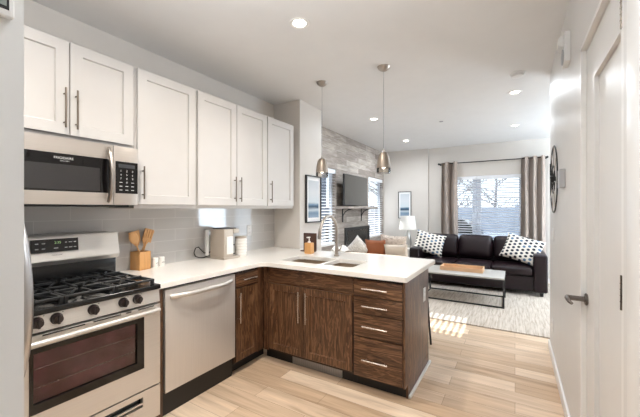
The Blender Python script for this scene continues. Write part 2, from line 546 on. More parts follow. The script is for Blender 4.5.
    def cushion(s, c, size, puff=0.25, cuts=7, edge=0.35, mtx=None):
        """soft box: rounded edges, faces puffed outward"""
        b2 = bmesh.new()
        bmesh.ops.create_cube(b2, size=2)
        bmesh.ops.subdivide_edges(b2, edges=b2.edges, cuts=cuts, use_grid_fill=True)
        h = [x / 2 for x in size]; mn = min(h); r = mn * edge * 2
        r = min(r, mn * 0.98)
        for v in b2.verts:
            p = [v.co[i] * h[i] for i in range(3)]
            core = [max(-(h[i] - r), min(h[i] - r, p[i])) for i in range(3)]
            d = Vector([p[i] - core[i] for i in range(3)])
            if d.length > 1e-9:
                # map the cube corner region onto a rounded one
                mxn = max(abs(x) for x in d)
                d = d.normalized() * mxn
            q = Vector(core) + d
            for i in range(3):
                j, k = (i + 1) % 3, (i + 2) % 3
                if abs(v.co[i]) > 0.99 and h[i] <= mn * 1.01:
                    q[i] += math.copysign(puff * mn * (1 - v.co[j] ** 2) * (1 - v.co[k] ** 2), v.co[i])
            v.co = q + Vector(c)
        return s._merge(b2, mtx)
    def pillow(s, w, h, t, mtx, n=14):
        """knife-edge cushion standing in local XZ, thickness along Y"""
        b2 = bmesh.new(); g = {}
        for side in (1, -1):
            for i in range(n + 1):
                for j in range(n + 1):
                    x, z = -1 + 2 * i / n, -1 + 2 * j / n
                    rim = i in (0, n) or j in (0, n)
                    if rim and side == -1:
                        g[side, i, j] = g[1, i, j]; continue
                    pinch = 1 - 0.10 * (1 - abs(x) ** 3) * abs(z) ** 6 - 0.0
                    pinx = 1 - 0.07 * (1 - z * z) * abs(x) ** 4
                    pinz = 1 - 0.07 * (1 - x * x) * abs(z) ** 4
                    y = side * t / 2 * ((1 - x ** 4) * (1 - z ** 4)) ** 0.55
                    g[side, i, j] = b2.verts.new((x * w / 2 * pinx, y, z * h / 2 * pinz))
        for side in (1, -1):
            for i in range(n):
                for j in range(n):
                    f = [g[side, i, j], g[side, i + 1, j], g[side, i + 1, j + 1], g[side, i, j + 1]]
                    b2.faces.new(f if side == -1 else f[::-1])
        bmesh.ops.recalc_face_normals(b2, faces=b2.faces)
        return s._merge(b2, mtx)
    def sphere(s, c, r, sc=(1, 1, 1), seg=16):
        b2 = bmesh.new()
        bmesh.ops.create_uvsphere(b2, u_segments=seg, v_segments=max(6, seg // 2), radius=r)
        return s._merge(b2, Matrix.Translation(c) @ Matrix.Diagonal((*sc, 1)))
    def shaker(s, mp, u0, u1, v0, v1, th=0.02, rail=0.062, rec=0.010):
        """framed recessed-panel front; mp(u, v, w) -> xyz"""
        b2 = bmesh.new()
        def ring(d, w): return [b2.verts.new(mp(u, v, w)) for u, v in ((u0 + d, v0 + d), (u1 - d, v0 + d), (u1 - d, v1 - d), (u0 + d, v1 - d))]
        rs = [ring(0, 0), ring(0, th - 0.002), ring(0.002, th), ring(rail, th), ring(rail + 0.005, th - rec)]
        b2.faces.new(rs[0])
        for A, B in zip(rs, rs[1:]):
            for k in range(4):
                b2.faces.new((A[k], A[(k + 1) % 4], B[(k + 1) % 4], B[k]))
        b2.faces.new(rs[-1])
        bmesh.ops.recalc_face_normals(b2, faces=b2.faces)
        return s._merge(b2)
    def build(s, name, mat, parent=None, root=None, smooth=True):
        me = bpy.data.meshes.new(name)
        if root is None and parent is not None:
            root = parent
            while root.parent:
                root = root.parent
        if root is not None:
            bmesh.ops.translate(s.bm, verts=s.bm.verts, vec=-Vector(root.location))
        s.bm.to_mesh(me); s.bm.free()
        me.materials.append(mat)
        if smooth:
            me.polygons.foreach_set('use_smooth', [True] * len(me.polygons))
            me.set_sharp_from_angle(angle=math.radians(34))
        o = bpy.data.objects.new(name, me)
        COL.objects.link(o)
        if parent is not None:
            o.parent = parent
        return o

def tag(o, label, cat, group=None):
    o['label'] = label; o['category'] = cat
    if group: o['group'] = group
    return o

def thing(name, label, cat, loc=(0, 0, 0), group=None):
    o = bpy.data.objects.new(name, None)
    COL.objects.link(o)
    o.empty_display_size = 0.1
    o.location = loc
    return tag(o, label, cat, group)

def solo(name, mb, mat, label, cat, loc=(0, 0, 0), group=None):
    """a thing that is one mesh, its origin at loc"""
    bmesh.ops.translate(mb.bm, verts=mb.bm.verts, vec=-Vector(loc))
    o = mb.build(name, mat)
    o.location = loc
    return tag(o, label, cat, group)

def struct(name, mb, mat, label=None, cat=None, parent=None, smooth=True):
    o = mb.build(name, mat, parent, smooth=smooth)
    if parent is None:
        o['kind'] = 'structure'
        o['label'] = label; o['category'] = cat
    return o

def dup(root, loc, label=None, rot=None):
    r = root.copy(); COL.objects.link(r); r.location = loc
    if rot is not None: r.rotation_euler = rot
    if label: r['label'] = label
    for ch in list(root.children):
        c = ch.copy(); COL.objects.link(c); c.parent = r
        for g in list(ch.children):
            d = g.copy(); COL.objects.link(d); d.parent = c
    return r

def letters(txt, size, mtx, mat, name, parent, ext=0.0006, spacing=1.0, align='CENTER', line=1.0):
    cu = bpy.data.curves.new('txt', 'FONT')
    cu.body, cu.size, cu.extrude, cu.align_x, cu.align_y = txt, size, ext, align, 'CENTER'
    cu.space_character, cu.space_line = spacing, line
    t = bpy.data.objects.new('txt', cu); COL.objects.link(t)
    dg = bpy.context.evaluated_depsgraph_get()
    me = bpy.data.meshes.new_from_object(t.evaluated_get(dg))
    bpy.data.objects.remove(t); bpy.data.curves.remove(cu)
    b = MB(); b.bm.from_mesh(me); bpy.data.meshes.remove(me)
    bmesh.ops.transform(b.bm, matrix=mtx, verts=b.bm.verts)
    return b.build(name, mat, parent, smooth=False)

# text facing +X (reading along +Y, up +Z)
FACE_X = Matrix(((0, 0, 1, 0), (1, 0, 0, 0), (0, 1, 0, 0), (0, 0, 0, 1)))
def at_x(x, y, z): return Matrix.Translation((x, y, z)) @ FACE_X
def mpx(px): return lambda u, v, w: (px + w, u, v)        # fronts facing +X
def mpy(py): return lambda u, v, w: (u, py - w, v)        # fronts facing -Y

def bar_pull(p0, p1, out, r=0.0055, stand=0.030, name='handle', parent=None, mat=None):
    """straight bar pull with two posts; out = outward unit vector"""
    p0, p1, out = Vector(p0), Vector(p1), Vector(out)
    b = MB()
    b.cyl(p0 + out * stand, p1 + out * stand, r, n=12)
    for f in (0.14, 0.86):
        q = p0.lerp(p1, f)
        b.cyl(q, q + out * stand, r * 0.8, n=10)
    return b.build(name, mat or M['handle'], parent)

# ================================================================== STRUCTURE
H = 2.74
XL = -2.66
b = MB(); b.box((-2.95, -1.75, -0.12), (2.9, 7.7, 0)); struct('floor', b, M['floor'], 'light oak plank floor running through kitchen and living room', 'floor')
b = MB(); b.box((-2.95, -1.75, H), (2.9, 7.7, H + 0.12)); struct('ceiling', b, M['ceil'], 'flat off-white ceiling with recessed lights', 'ceiling')
b = MB(); b.box((-2.80, -0.87, 0), (XL, 3.26, H)); struct('wall_left', b, M['wall'], 'beige wall behind the white kitchen cabinets', 'wall')
b = MB(); b.box((XL, -0.1, 0.905), (XL + 0.008, 3.262, 1.47)); struct('trim_1', b, M['tile'], 'glossy grey tile backsplash above the kitchen counter', 'backsplash')
b = MB(); b.box((-2.80, 3.262, 0), (-2.255, 3.775, H)); struct('wall_chase', b, M['wall'], 'boxed-out cream wall stub at the end of the upper cabinets', 'wall')
W1 = (4.03, 4.99, 0.78, 2.09); W2 = (6.45, 7.33, 0.78, 2.09); FP = (5.35, 6.43, 0.42, 1.02)
b = MB(); b.pierced('x', -2.80, -2.68, 3.775, 7.50, 0, H, [W1, W2, FP]); struct('wall_fireplace', b, M['planks'], 'grey weathered plank wall with fireplace and two windows', 'wall', smooth=False)
b = MB(); b.box((-2.80, 7.38, 0), (-1.65, 7.56, H)); struct('wall_far_left', b, M['wall'], 'far wall section behind the table lamp and picture', 'wall')
W3 = (-1.345, 0.115, 0.62, 2.09); W4 = (1.62, 2.55, 0.08, 2.12)
b = MB(); b.pierced('y', 7.44, 7.56, -1.65, 2.85, 0, H, [W3, W4]); struct('wall_far', b, M['wall'], 'far wall with the curtained window behind the sofa', 'wall', smooth=False)
DR = (1.40, 2.215, 0, 2.26)
b = MB(); b.pierced('x', 0.30, 0.42, -1.75, 3.965, 0, H, [DR]); struct('wall_right', b, M['wall_gloss'], 'white hall wall with door, clock and thermostat', 'wall', smooth=False)
b = MB(); b.box((0.42, 3.84, 0), (2.85, 3.965, H)); struct('wall_living_near', b, M['wall'], 'living room wall behind the hall', 'wall')
W5 = (6.30, 7.40, 0.08, 2.20)
b = MB(); b.pierced('x', 2.70, 2.85, 3.965, 7.44, 0, H, [W5]); struct('wall_living_side', b, M['wall'], 'living room side wall', 'wall', smooth=False)
b = MB(); b.box((-0.77, -1.75, 0), (0.30, -1.6, H)); struct('wall_back', b, M['wall'], 'wall behind the camera', 'wall')
b = MB(); b.box((-0.77, -1.6, 0), (-0.65, 0.192, H)); struct('wall_entry', b, M['wall_gloss'], 'near wall edge carrying the small control panel', 'wall')
b = MB(); b.box((-2.66, -0.87, 0), (-0.77, -0.75, H)); struct('wall_kitchen_near', b, M['wall'], 'kitchen wall beside the refrigerator', 'wall')

# baseboards
b = MB(); b.box((0.286, 2.30, 0), (0.30, 3.965, 0.09), 0.003); b.box((0.286, 3.965, 0), (0.42, 3.979, 0.09), 0.003)
struct('baseboard_right', b, M['trim'], 'white baseboard along the hall wall', 'baseboard')
b = MB(); b.box((-1.65, 7.426, 0), (1.62, 7.44, 0.09), 0.003); b.box((-2.68, 7.366, 0), (-1.64, 7.38, 0.09), 0.003)
struct('baseboard_far', b, M['trim'], 'white baseboard along the far wall', 'baseboard')

# windows: frame, glass, sill
def window(name, axis, w, u0, u1, z0, z1, inward, mulls=(), label=''):
    """vinyl window set in a wall opening; w = plane of the frame, inward = sign towards the room"""
    ax = 'xyz'.index(axis)
    P = lambda u, z, d: (w + d, u, z) if ax == 0 else (u, w + d, z)
    f = MB(); t = 0.045
    holes = []; edges = [u0 + t] + [e for m_ in mulls for e in m_] + [u1 - t]
    for k in range(0, len(edges), 2):
        holes.append((edges[k], edges[k + 1], z0 + t, z1 - t))
    a_, b_ = sorted((w - 0.02, w + 0.02))
    f.pierced(axis, a_, b_, u0, u1, z0, z1, holes)
    o = f.build(name, M['mullion'], smooth=False)
    o['kind'] = 'structure'; o['label'] = label; o['category'] = 'window'
    for h in holes:
        g = MB(); g.box(P(h[0], h[2], -0.003), P(h[1], h[3], 0.003)); g.build('pane', M['glass'], o, smooth=False)
    sl = MB(); sl.box(P(u0 - 0.0, z0 - 0.0, inward * 0.02), P(u1 + 0.0, z0 + 0.018, inward * 0.095), 0.003); sl.build('sill', M['trim'], o)
    return o
window('window_1', 'x', -2.775, *W1, 1, label='blind-covered window between the framed picture and the fireplace')
window('window_2', 'x', -2.775, *W2, 1, label='blind-covered window beyond the television, beside the corner')
window('window_3', 'y', 7.535, *W3, -1, mulls=[(-0.77, -0.61)], label='double window between the taupe curtains behind the dark sofa')
window('window_4', 'y', 7.535, *W4, -1, label='tall glazed door on the far wall beside the sofa')

window('window_5', 'x', 2.80, *W5, -1, label='unseen patio door added on the living room side wall for the fill lamp')  # added door, gives the side fill lamp an opening

# hall door with jamb
b = MB()
b.box((0.300, 1.40, 0), (0.42, 1.424, 2.26)); b.box((0.300, 2.191, 0), (0.42, 2.215, 2.26)); b.box((0.300, 1.40, 2.238), (0.42, 2.215, 2.26))
b.box((0.291, 1.21, 0), (0.30, 1.328, 2.30), 0.003)
struct('trim_2', b, M['trim'], 'white jamb and casing around the hall door', 'door frame')
d = MB()
dy0, dy1 = 1.428, 2.187
DP = [(dy0 + 0.12, dy1 - 0.19, 0.24, 2.035)]
d.pierced('x', 0.324, 0.364, dy0, dy1, 0.012, 2.230, DP)
door = d.build('door_1', M['door'], smooth=False)
door['kind'] = 'structure'; door['label'] = 'white hall door with one tall panel and a lever handle'; door['category'] = 'door'
for u0, u1, v0, v1 in DP:
    p = MB(); p.box((0.342, u0, v0), (0.358, u1, v1))
    p.build('panel', M['door'], door, smooth=False)
p = MB()
p.cyl((0.324, 2.165, 0.928), (0.312, 2.165, 0.928), 0.032, n=24, bev=0.004)
p.cyl((0.314, 2.165, 0.928), (0.245, 2.165, 0.928), 0.0135, n=16)
p.tube([(0.245, 2.179, 0.929), (0.240, 2.165, 0.930), (0.236, 2.142, 0.930), (0.237, 2.112, 0.928), (0.241, 2.092, 0.922), (0.250, 2.082, 0.916)], [0.011, 0.0125, 0.011, 0.010, 0.009, 0.007], 12)
p.build('lever_handle', M['darkchrome'], door)
for z in (2.05, 1.125, 0.24):
    p = MB(); p.cyl((0.305, 1.422, z - 0.057), (0.305, 1.422, z + 0.057), 0.009, n=12)
    for k in range(4):
        p.cyl((0.305, 1.422, z - 0.030 + k * 0.02 - 0.001), (0.305, 1.422, z - 0.030 + k * 0.02 + 0.001), 0.0098, n=12)
    p.box((0.305, 1.424, z - 0.055), (0.3238, 1.429, z + 0.055)); p.box((0.3205, 1.428, z - 0.055), (0.3238, 1.452, z + 0.055))
    p.build('hinge', M['darkchrome'], door)

# ================================================================== KITCHEN: upper cabinets
UF = -2.31     # carcass front; doors stand 2 cm proud
def upper(label, y0, y1, z0, z1, doors, handles, group='white wall cabinets'):
    t = thing('wall_cabinet', label, 'cabinet', (XL + 0.001, (y0 + y1) / 2, z0), group)
    b = MB(); b.box((XL + 0.001, y0 + 0.0008, z0), (UF, y1 - 0.0008, z1), 0.001); b.build('body', M['cab'], t)
    for (a, c), hy in zip(doors, handles):
        b = MB(); b.shaker(mpx(UF + 0.001), a, c, z0 + 0.028, z1 - 0.004, rail=0.066, rec=0.011)
        dr = b.build('door', M['cab'], t)
        hz = z0 + 0.045 + 0.02
        bar_pull((UF + 0.02, hy, hz), (UF + 0.02, hy, hz + 0.235), (1, 0, 0), name='handle', parent=dr, mat=M['darkpull'])
    return t
upper('white double-door wall cabinet over the microwave', 0.50, 1.279, 1.815, 2.408, [(0.508, 0.885), (0.891, 1.268)], [0.858, 0.918])
upper('white single-door wall cabinet right beside the microwave', 1.279, 1.80, 1.405, 2.408, [(1.297, 1.783)], [1.328])
upper('white double-door wall cabinet above the coffee maker', 1.80, 2.70, 1.405, 2.408, [(1.806, 2.248), (2.254, 2.692)], [2.215, 2.287])
upper('white single-door wall cabinet at the end by the wall stub', 2.70, 3.19, 1.405, 2.408, [(2.708, 3.182)], [2.745])

# ---------------------------------------------------------------- microwave
t = thing('microwave', 'stainless over-the-range microwave under the white wall cabinets', 'microwave', (-2.45, 0.88, 1.42))
X0 = -2.245
b = MB(); b.box((XL + 0.01, 0.503, 1.425), (X0, 1.257, 1.812), 0.003); b.build('body', M['darkgrey'], t)
b = MB(); b.box((XL + 0.06, 0.52, 1.415), (-2.30, 1.24, 1.425)); b.build('vent_grille', M['black'], t)
b = MB(); b.pierced('x', X0 + 0.001, X0 + 0.026, 0.503, 1.098, 1.427, 1.810, [(0.525, 1.078, 1.502, 1.718)])
dr = b.build('door', M['steel_mw'], t, smooth=False)
b = MB(); b.box((X0 + 0.004, 0.525, 1.502), (X0 + 0.024, 1.078, 1.718)); wn = b.build('window', M['blackglass'], dr)
b = MB(); b.box((X0 + 0.0235, 0.60, 1.512), (X0 + 0.0252, 1.02, 1.655)); b.build('window_screen', M['greyglass'], dr)
letters('FRIGIDAIRE', 0.018, at_x(X0 + 0.0252, 0.832, 1.692), M['mark'], 'lettering', dr, spacing=1.05)
letters('GALLERY', 0.009, at_x(X0 + 0.0252, 0.837, 1.676), M['mark'], 'small_lettering', dr, spacing=1.3)
b = MB()
hp = [(X0 + 0.026 + 0.045 * math.sin(PI * k / 14) ** 0.7, 1.070, 1.445 + 0.345 * k / 14) for k in range(15)]
b.tube(hp, [0.010] + [0.0135] * 13 + [0.010], 12); b.build('handle', M['nickel'], dr)
b = MB(); b.box((X0 + 0.001, 1.101, 1.427), (X0 + 0.026, 1.257, 1.810), 0.002); cp = b.build('control_panel', M['steel_mw'], t)
b = MB(); b.box((X0 + 0.020, 1.112, 1.503), (X0 + 0.0275, 1.255, 1.712)); b.build('keypad', M['blackglass'], cp)
for row, chars in enumerate(('123', '456', '789', '-0-', '---', '---')):
    for ci, ch in enumerate(chars):
        ky, kz = 1.145 + 0.038 * ci, 1.650 - 0.025 * row
        if ch == '-':
            b = MB(); b.box((X0 + 0.0272, ky - 0.009, kz - 0.002), (X0 + 0.0282, ky + 0.009, kz + 0.002)); b.build('key', M['mark'], cp)
        else:
            letters(ch, 0.017, at_x(X0 + 0.0275, ky, kz), M['mark'], 'key', cp)
b = MB(); b.box((X0 + 0.027, 1.13, 1.672), (X0 + 0.0282, 1.235, 1.695)); b.build('display', M['darkgrey'], cp)

# ---------------------------------------------------------------- range
RY0, RY1, RC = 0.490, 1.240, 0.862
t = thing('gas_range', 'stainless gas range with black cooktop and five knobs', 'range', (-2.3, RC, 0))
b = MB(); b.box((-2.62, RY0, 0.09), (-1.975, RY1, 0.893), 0.003)
for y in (RY0 + 0.06, RY1 - 0.06):
    for x in (-2.55, -2.05): b.cyl((x, y, 0), (x, y, 0.10), 0.02, n=10)
b.build('body', M['darkgrey'], t)
b = MB(); b.box((-2.60, RY0 - 0.002, 0.893), (-1.935, RY1 + 0.004, 0.922), 0.006, 3); top = b.build('cooktop', M['black'], t)
b = MB(); b.prism([(-1.975, 0.812), (-1.940, 0.812), (-1.948, 0.892), (-1.975, 0.892)], 'y', RY0, RY1, 0.002); cpn = b.build('control_panel', M['steel_y'], t)
for i, y in enumerate((0.620, 0.698, 0.861, 1.016, 1.097)):
    b = MB(); x = -1.945
    b.cyl((x - 0.004, y, 0.860), (x + 0.006, y, 0.859), 0.027, n=24)
    b.cyl((x + 0.004, y, 0.859), (x + 0.030, y, 0.857), 0.0235, 0.021, n=24, bev=0.003)
    b.box((x + 0.028, y - 0.005, 0.836), (x + 0.037, y + 0.005, 0.878), 0.002)
    b.build('knob', M['knob'], t)
    b = MB(); b.box((x + 0.0005, y + 0.024, 0.884), (x + 0.0012, y + 0.030, 0.887)); b.build('mark', M['knob'], cpn)
# oven door
b = MB(); b.pierced('x', -1.974, -1.938, RY0, RY1, 0.297, 0.800, [(0.590, 1.136, 0.43, 0.742)]); od = b.build('oven_door', M['steel_y'], t, smooth=False)
b = MB(); b.pierced('x', -1.960, -1.936, 0.590, 1.136, 0.43, 0.742, [(0.606, 1.094, 0.474, 0.716)]); b.build('window_border', M['blackglass'], od, smooth=False)
b = MB(); b.box((-1.9735, 0.592, 0.432), (-1.968, 1.134, 0.740)); b.build('cavity', M['oven_glare'], od)
b = MB()
for z in (0.545, 0.635):
    b.cyl((-1.956, 0.592, z), (-1.956, 1.134, z), 0.003, n=8)
b.build('rack', M['handle'], od)
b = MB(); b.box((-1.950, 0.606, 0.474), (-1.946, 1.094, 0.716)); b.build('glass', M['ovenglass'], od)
b = MB()
b.tube([(-1.938, 0.51, 0.772), (-1.900, 0.52, 0.774), (-1.888, 0.56, 0.775), (-1.884, RC, 0.776), (-1.888, 1.165, 0.775), (-1.900, 1.205, 0.774), (-1.938, 1.215, 0.772)], 0.0145, 12)
b.build('handle', M['steel_y'], od)
b = MB()
for a, c in ((0.56, 0.60), (0.64, 0.82), (0.86, 1.0), (1.03, 1.06), (1.10, 1.20)):
    b.box((-1.9385, a, 0.7905), (-1.9372, c, 0.7965))
b.build('vent_slot', M['black'], od)
b = MB(); b.pierced('x', -1.974, -1.938, RY0, RY1, 0.092, 0.288, [(0.60, 1.13, 0.195, 0.255)]); wd = b.build('drawer', M['steel_y'], t, smooth=False)
b = MB(); b.box((-1.974, 0.60, 0.195), (-1.966, 1.13, 0.255)); b.build('grip_recess', M['black'], wd)
b = MB(); b.prism([(-1.966, 0.200), (-1.934, 0.214), (-1.934, 0.224), (-1.966, 0.212)], 'y', 0.605, 1.125); b.build('grip', M['steel_y'], wd)
# backguard
b = MB(); b.box((-2.62, RY0, 0.922), (-2.47, RY1, 1.055), 0.003); b.build('back_vent', M['black'], t)
b = MB(); b.prism([(-2.62, 1.055), (-2.44, 1.055), (-2.415, 1.085), (-2.445, 1.225), (-2.44, 1.236), (-2.62, 1.236)], 'y', RY0, RY1, 0.003); bgd = b.build('backguard', M['steel_y'], t)
b = MB(); b.prism([(-2.43, 1.137), (-2.4165, 1.137), (-2.4215, 1.216), (-2.43, 1.216)], 'y', 0.745, 0.985, 0.001); ck = b.build('clock_panel', M['blackglass'], t)
TX = lambda y, z: at_x(-2.4165 - (z - 1.137) * 0.063 + 0.0006, y, z)
letters('2:35', 0.020, TX(0.875, 1.193), M['green'], 'clock_digits', ck)
for ky, kz, kw in ((0.772, 1.192, .016), (0.804, 1.192, .016), (0.772, 1.160, .016), (0.804, 1.160, .016), (0.918, 1.192, .010), (0.942, 1.192, .018), (0.966, 1.192, .012), (0.918, 1.160, .014), (0.942, 1.160, .018), (0.966, 1.160, .014), (0.866, 1.160, .022)):
    b = MB(); xk = -2.4165 - (kz - 1.137) * 0.063; b.box((xk - 0.001, ky - kw / 2, kz - 0.0025), (xk + 0.0012, ky + kw / 2, kz + 0.0025)); b.build('key', M['mark'], ck)
letters('FRIGIDAIRE', 0.009, TX(0.87, 1.118) @ Matrix.Translation((0, 0, 0.0012)), M['knob'], 'lettering', bgd, spacing=1.2)
# burners and grates
for x, y, r in ((-2.40, 0.62, 0.035), (-2.13, 0.62, 0.048), (-2.27, RC, 0.042), (-2.40, 1.10, 0.040), (-2.13, 1.10, 0.046)):
    b = MB(); b.lathe([(r + 0.014, 0), (r + 0.014, 0.006), (r, 0.012), (0, 0.012)], (x, y, 0.921)); bu = b.build('burner', M['alum'], t)
    b = MB(); b.lathe([(r - 0.004, 0), (r - 0.003, 0.008), (r - 0.010, 0.011), (0, 0.011)], (x, y, 0.933)); b.build('burner_cap', M['iron'], bu)
def grate(y0, y1):
    b = MB(); z = 0.964; x0, x1 = -2.51, -1.975; w = 0.0058
    bar = lambda p, q, dz=0.0: b.box((min(p[0], q[0]) - w, min(p[1], q[1]) - w, z - 0.016 + dz), (max(p[0], q[0]) + w, max(p[1], q[1]) + w, z + dz), 0.003, 1)
    ym, xm = (y0 + y1) / 2, (x0 + x1) / 2
    for y in (y0, y1): bar((x0, y), (x1, y), -0.006)
    for x in (x0, xm, x1): bar((x, y0), (x, y1), -0.006)
    for xc in ((x0 + xm) / 2, (x1 + xm) / 2):
        bar((xc, y0), (xc, ym - 0.022)); bar((xc, ym + 0.022), (xc, y1))
        for sx in (-1, 1):
            for sy in (-1, 1):
                p, q = (xc + sx * 0.118, ym + sy * 0.088), (xc + sx * 0.030, ym + sy * 0.028)
                b.tube([(p[0], p[1], z - 0.010), (q[0], q[1], z - 0.004)], 0.0058, 6)
    bar((x0, ym), (x0 + 0.10, ym)); bar((xm - 0.10, ym), (xm + 0.10, ym)); bar((x1 - 0.10, ym), (x1, ym))
    for x in (x0, x1):
        for y in (y0, y1): b.box((x - 0.009, y - 0.009, 0.921), (x + 0.009, y + 0.009, z - 0.008), 0.002, 1)
    b.build('grate', M['iron'], t)
grate(0.512, 0.728); grate(0.748, 0.976); grate(0.996, 1.212)

# ---------------------------------------------------------------- refrigerator
t = thing('refrigerator', 'steel refrigerator mostly hidden by the near wall, bowed handle showing', 'refrigerator', (-2.2, 0.02, 0))
b = MB(); b.box((-2.62, -0.43, 0.02), (-1.79, 0.483, 1.76), 0.008); b.build('body', M['darkgrey'], t)
b = MB(); b.box((-1.785, -0.43, 0.64), (-1.715, 0.483, 1.755), 0.012, 3); d1 = b.build('door', M['fridge'], t)
b = MB(); b.box((-1.785, -0.43, 0.05), (-1.715, 0.483, 0.63), 0.012, 3); d2 = b.build('freezer_drawer', M['fridge'], t)
b = MB(); b.tube([(-1.716 + 0.145 * math.sin(PI * k / 20) ** 0.6, 0.476, 0.70 + 0.68 * k / 20) for k in range(21)], 0.0165, 12); b.build('handle', M['fridge'], d1)
b = MB(); b.tube([(-1.716 + 0.05 * math.sin(PI * k / 16) ** 0.5, -0.35 + 0.72 * k / 16, 0.56) for k in range(17)], 0.013, 12); b.build('handle', M['fridge'], d2)

# ---------------------------------------------------------------- base cabinets
CF = -2.02     # carcass front of the wall run
PF = 2.32      # carcass front of the peninsula
b = MB(); b.box((XL + 0.01, 1.247, 0.0), (-2.01, 1.305, 0.874), 0.001)
solo('filler_panel', b, M['oak_v'], 'narrow dark wood filler strip between range and dishwasher', 'cabinet panel', (-2.3, 1.276, 0))
# dishwasher
t = thing('dishwasher', 'stainless dishwasher with a long curved bar handle', 'dishwasher', (-2.3, 1.63, 0))
b = MB(); b.box((-2.60, 1.312, 0.02), (-2.03, 1.943, 0.868), 0.002); b.build('body', M['blackmat'], t)
b = MB(); b.box((-2.029, 1.314, 0.168), (-1.995, 1.942, 0.858), 0.004, 3); dd = b.build('door', M['steel_z'], t)
b = MB(); b.tube([(-1.996 + 0.042 * min(1, math.sin(PI * k / 20) * 1.6) , 1.350 + 0.556 * k / 20, 0.806 + 0.0 * k) for k in range(21)], 0.0125, 12, sx=1.3); b.build('handle', M['steel_y'], dd)
b = MB(); b.box((-2.055, 1.312, 0.0), (-2.035, 1.943, 0.160), 0.002); b.build('kick_plate', M['kick'], t)

def base_box(t, a, b_, z1=0.872):
    b = MB(); b.box(a, b_, 0.001); return b.build('body', M['oak_gap'], t)
# narrow drawer-over-door cabinet in the corner
t = thing('base_cabinet', 'narrow dark oak base cabinet between dishwasher and corner', 'cabinet', (-2.3, 2.12, 0), 'dark oak base cabinets')
base_box(t, (XL + 0.01, 1.947, 0.10), (CF, 2.312, 0.872))
b = MB(); b.box((-2.5, 1.947, 0), (-2.085, 2.40, 0.10)); b.build('toe_kick', M['kick'], t)
b = MB(); b.box((CF + 0.001, 1.956, 0.738), (CF + 0.02, 2.225, 0.850), 0.002); dw = b.build('drawer', M['oak_y'], t)
bar_pull((CF + 0.02, 2.02, 0.797), (CF + 0.02, 2.185, 0.797), (1, 0, 0), parent=dw)
b = MB(); b.shaker(mpx(CF + 0.001), 1.956, 2.225, 0.115, 0.728, rail=0.052, rec=0.014); dr = b.build('door', M['oak_v'], t)
bar_pull((CF + 0.02, 1.982, 0.44), (CF + 0.02, 1.982, 0.695), (1, 0, 0), parent=dr)
b = MB(); b.box((CF + 0.001, 2.229, 0.10), (CF + 0.012, 2.31, 0.872), 0.001); b.build('corner_stile', M['oak_v'], t)

# sink base
t = thing('base_cabinet', 'dark oak sink cabinet with two doors under the double sink', 'cabinet', (-1.55, 2.6, 0), 'dark oak base cabinets')
base_box(t, (-2.018, PF, 0.10), (-1.088, 3.02, 0.660))
b = MB(); b.box((-2.018, PF, 0.660), (-1.088, PF + 0.02, 0.872), 0.001); b.build('front_rail', M['oak_x'], t)
b = MB(); b.box((-2.018, 3.00, 0.660), (-1.088, 3.02, 0.872), 0.001); b.build('back_rail', M['oak_x'], t)
b = MB(); b.box((-2.03, PF + 0.065, 0), (-1.088, 2.95, 0.10)); kk = b.build('toe_kick', M['kick'], t)
b = MB(); b.box((-1.93, PF - 0.007, 0.735), (-1.094, PF - 0.001, 0.866), 0.001); b.build('false_front', M['oak_x'], t)
for (x0, x1), hx in (((-1.945, -1.556), -1.590), ((-1.550, -1.094), -1.516)):
    b = MB(); b.shaker(mpy(PF - 0.001), x0, x1, 0.125, 0.722, rail=0.055, rec=0.014); dr = b.build('door', M['oak_v'], t)
    bar_pull((hx, PF - 0.02, 0.425), (hx, PF - 0.02, 0.690), (0, -1, 0), parent=dr)
b = MB(); b.box((-2.0, PF - 0.012, 0.10), (-1.950, PF - 0.001, 0.866), 0.001); b.build('corner_stile', M['oak_v'], t)
# toe-kick air vent
b = MB(); b.box((-1.72, PF + 0.052, 0.008), (-1.22, PF + 0.064, 0.092), 0.002)
for k in range(22):
    x = -1.70 + k * 0.0215
    b.box((x, PF + 0.049, 0.018), (x + 0.006, PF + 0.053, 0.082))
solo('floor_vent', b, M['alum'], 'grey louvred air vent in the toe kick under the sink', 'vent', (-1.47, PF + 0.058, 0.008))
# drawer base
t = thing('base_cabinet', 'dark oak four-drawer cabinet at the end of the peninsula', 'cabinet', (-0.88, 2.65, 0), 'dark oak base cabinets')
base_box(t, (-1.087, PF, 0.10), (-0.690, 3.02, 0.872))
b = MB(); b.box((-1.087, PF + 0.065, 0), (-0.690, 2.95, 0.10)); b.build('toe_kick', M['kick'], t)
for z0, z1 in ((0.731, 0.854), (0.598, 0.723), (0.420, 0.590), (0.108, 0.412)):
    b = MB(); b.box((-1.078, PF - 0.02, z0), (-0.694, PF - 0.001, z1), 0.003)
    # each front shows its own run of grain
    dw = b.build('drawer', M['oak_x'], t)
    zc = (z0 + z1) / 2 if z1 - z0 < 0.2 else z0 + (z1 - z0) * 0.47
    bar_pull((-1.00, PF - 0.02, zc), (-0.80, PF - 0.02, zc), (0, -1, 0), parent=dw)
b = MB(); b.box((-0.689, PF - 0.012, 0.10), (-0.676, 3.035, 0.872), 0.001); b.box((-0.689, PF + 0.06, 0.0), (-0.676, 3.035, 0.10)); b.build('end_panel', M['oak_v'], t)
b = MB(); b.box((-2.0, 3.021, 0.0), (-0.676, 3.035, 0.872), 0.001); b.build('back_panel', M['oak_v'], t)
b = MB(); b.box((-0.675, PF + 0.06, 0), (-0.655, 3.055, 0.022), 0.006); b.build('shoe_moulding', M['trim'], t)
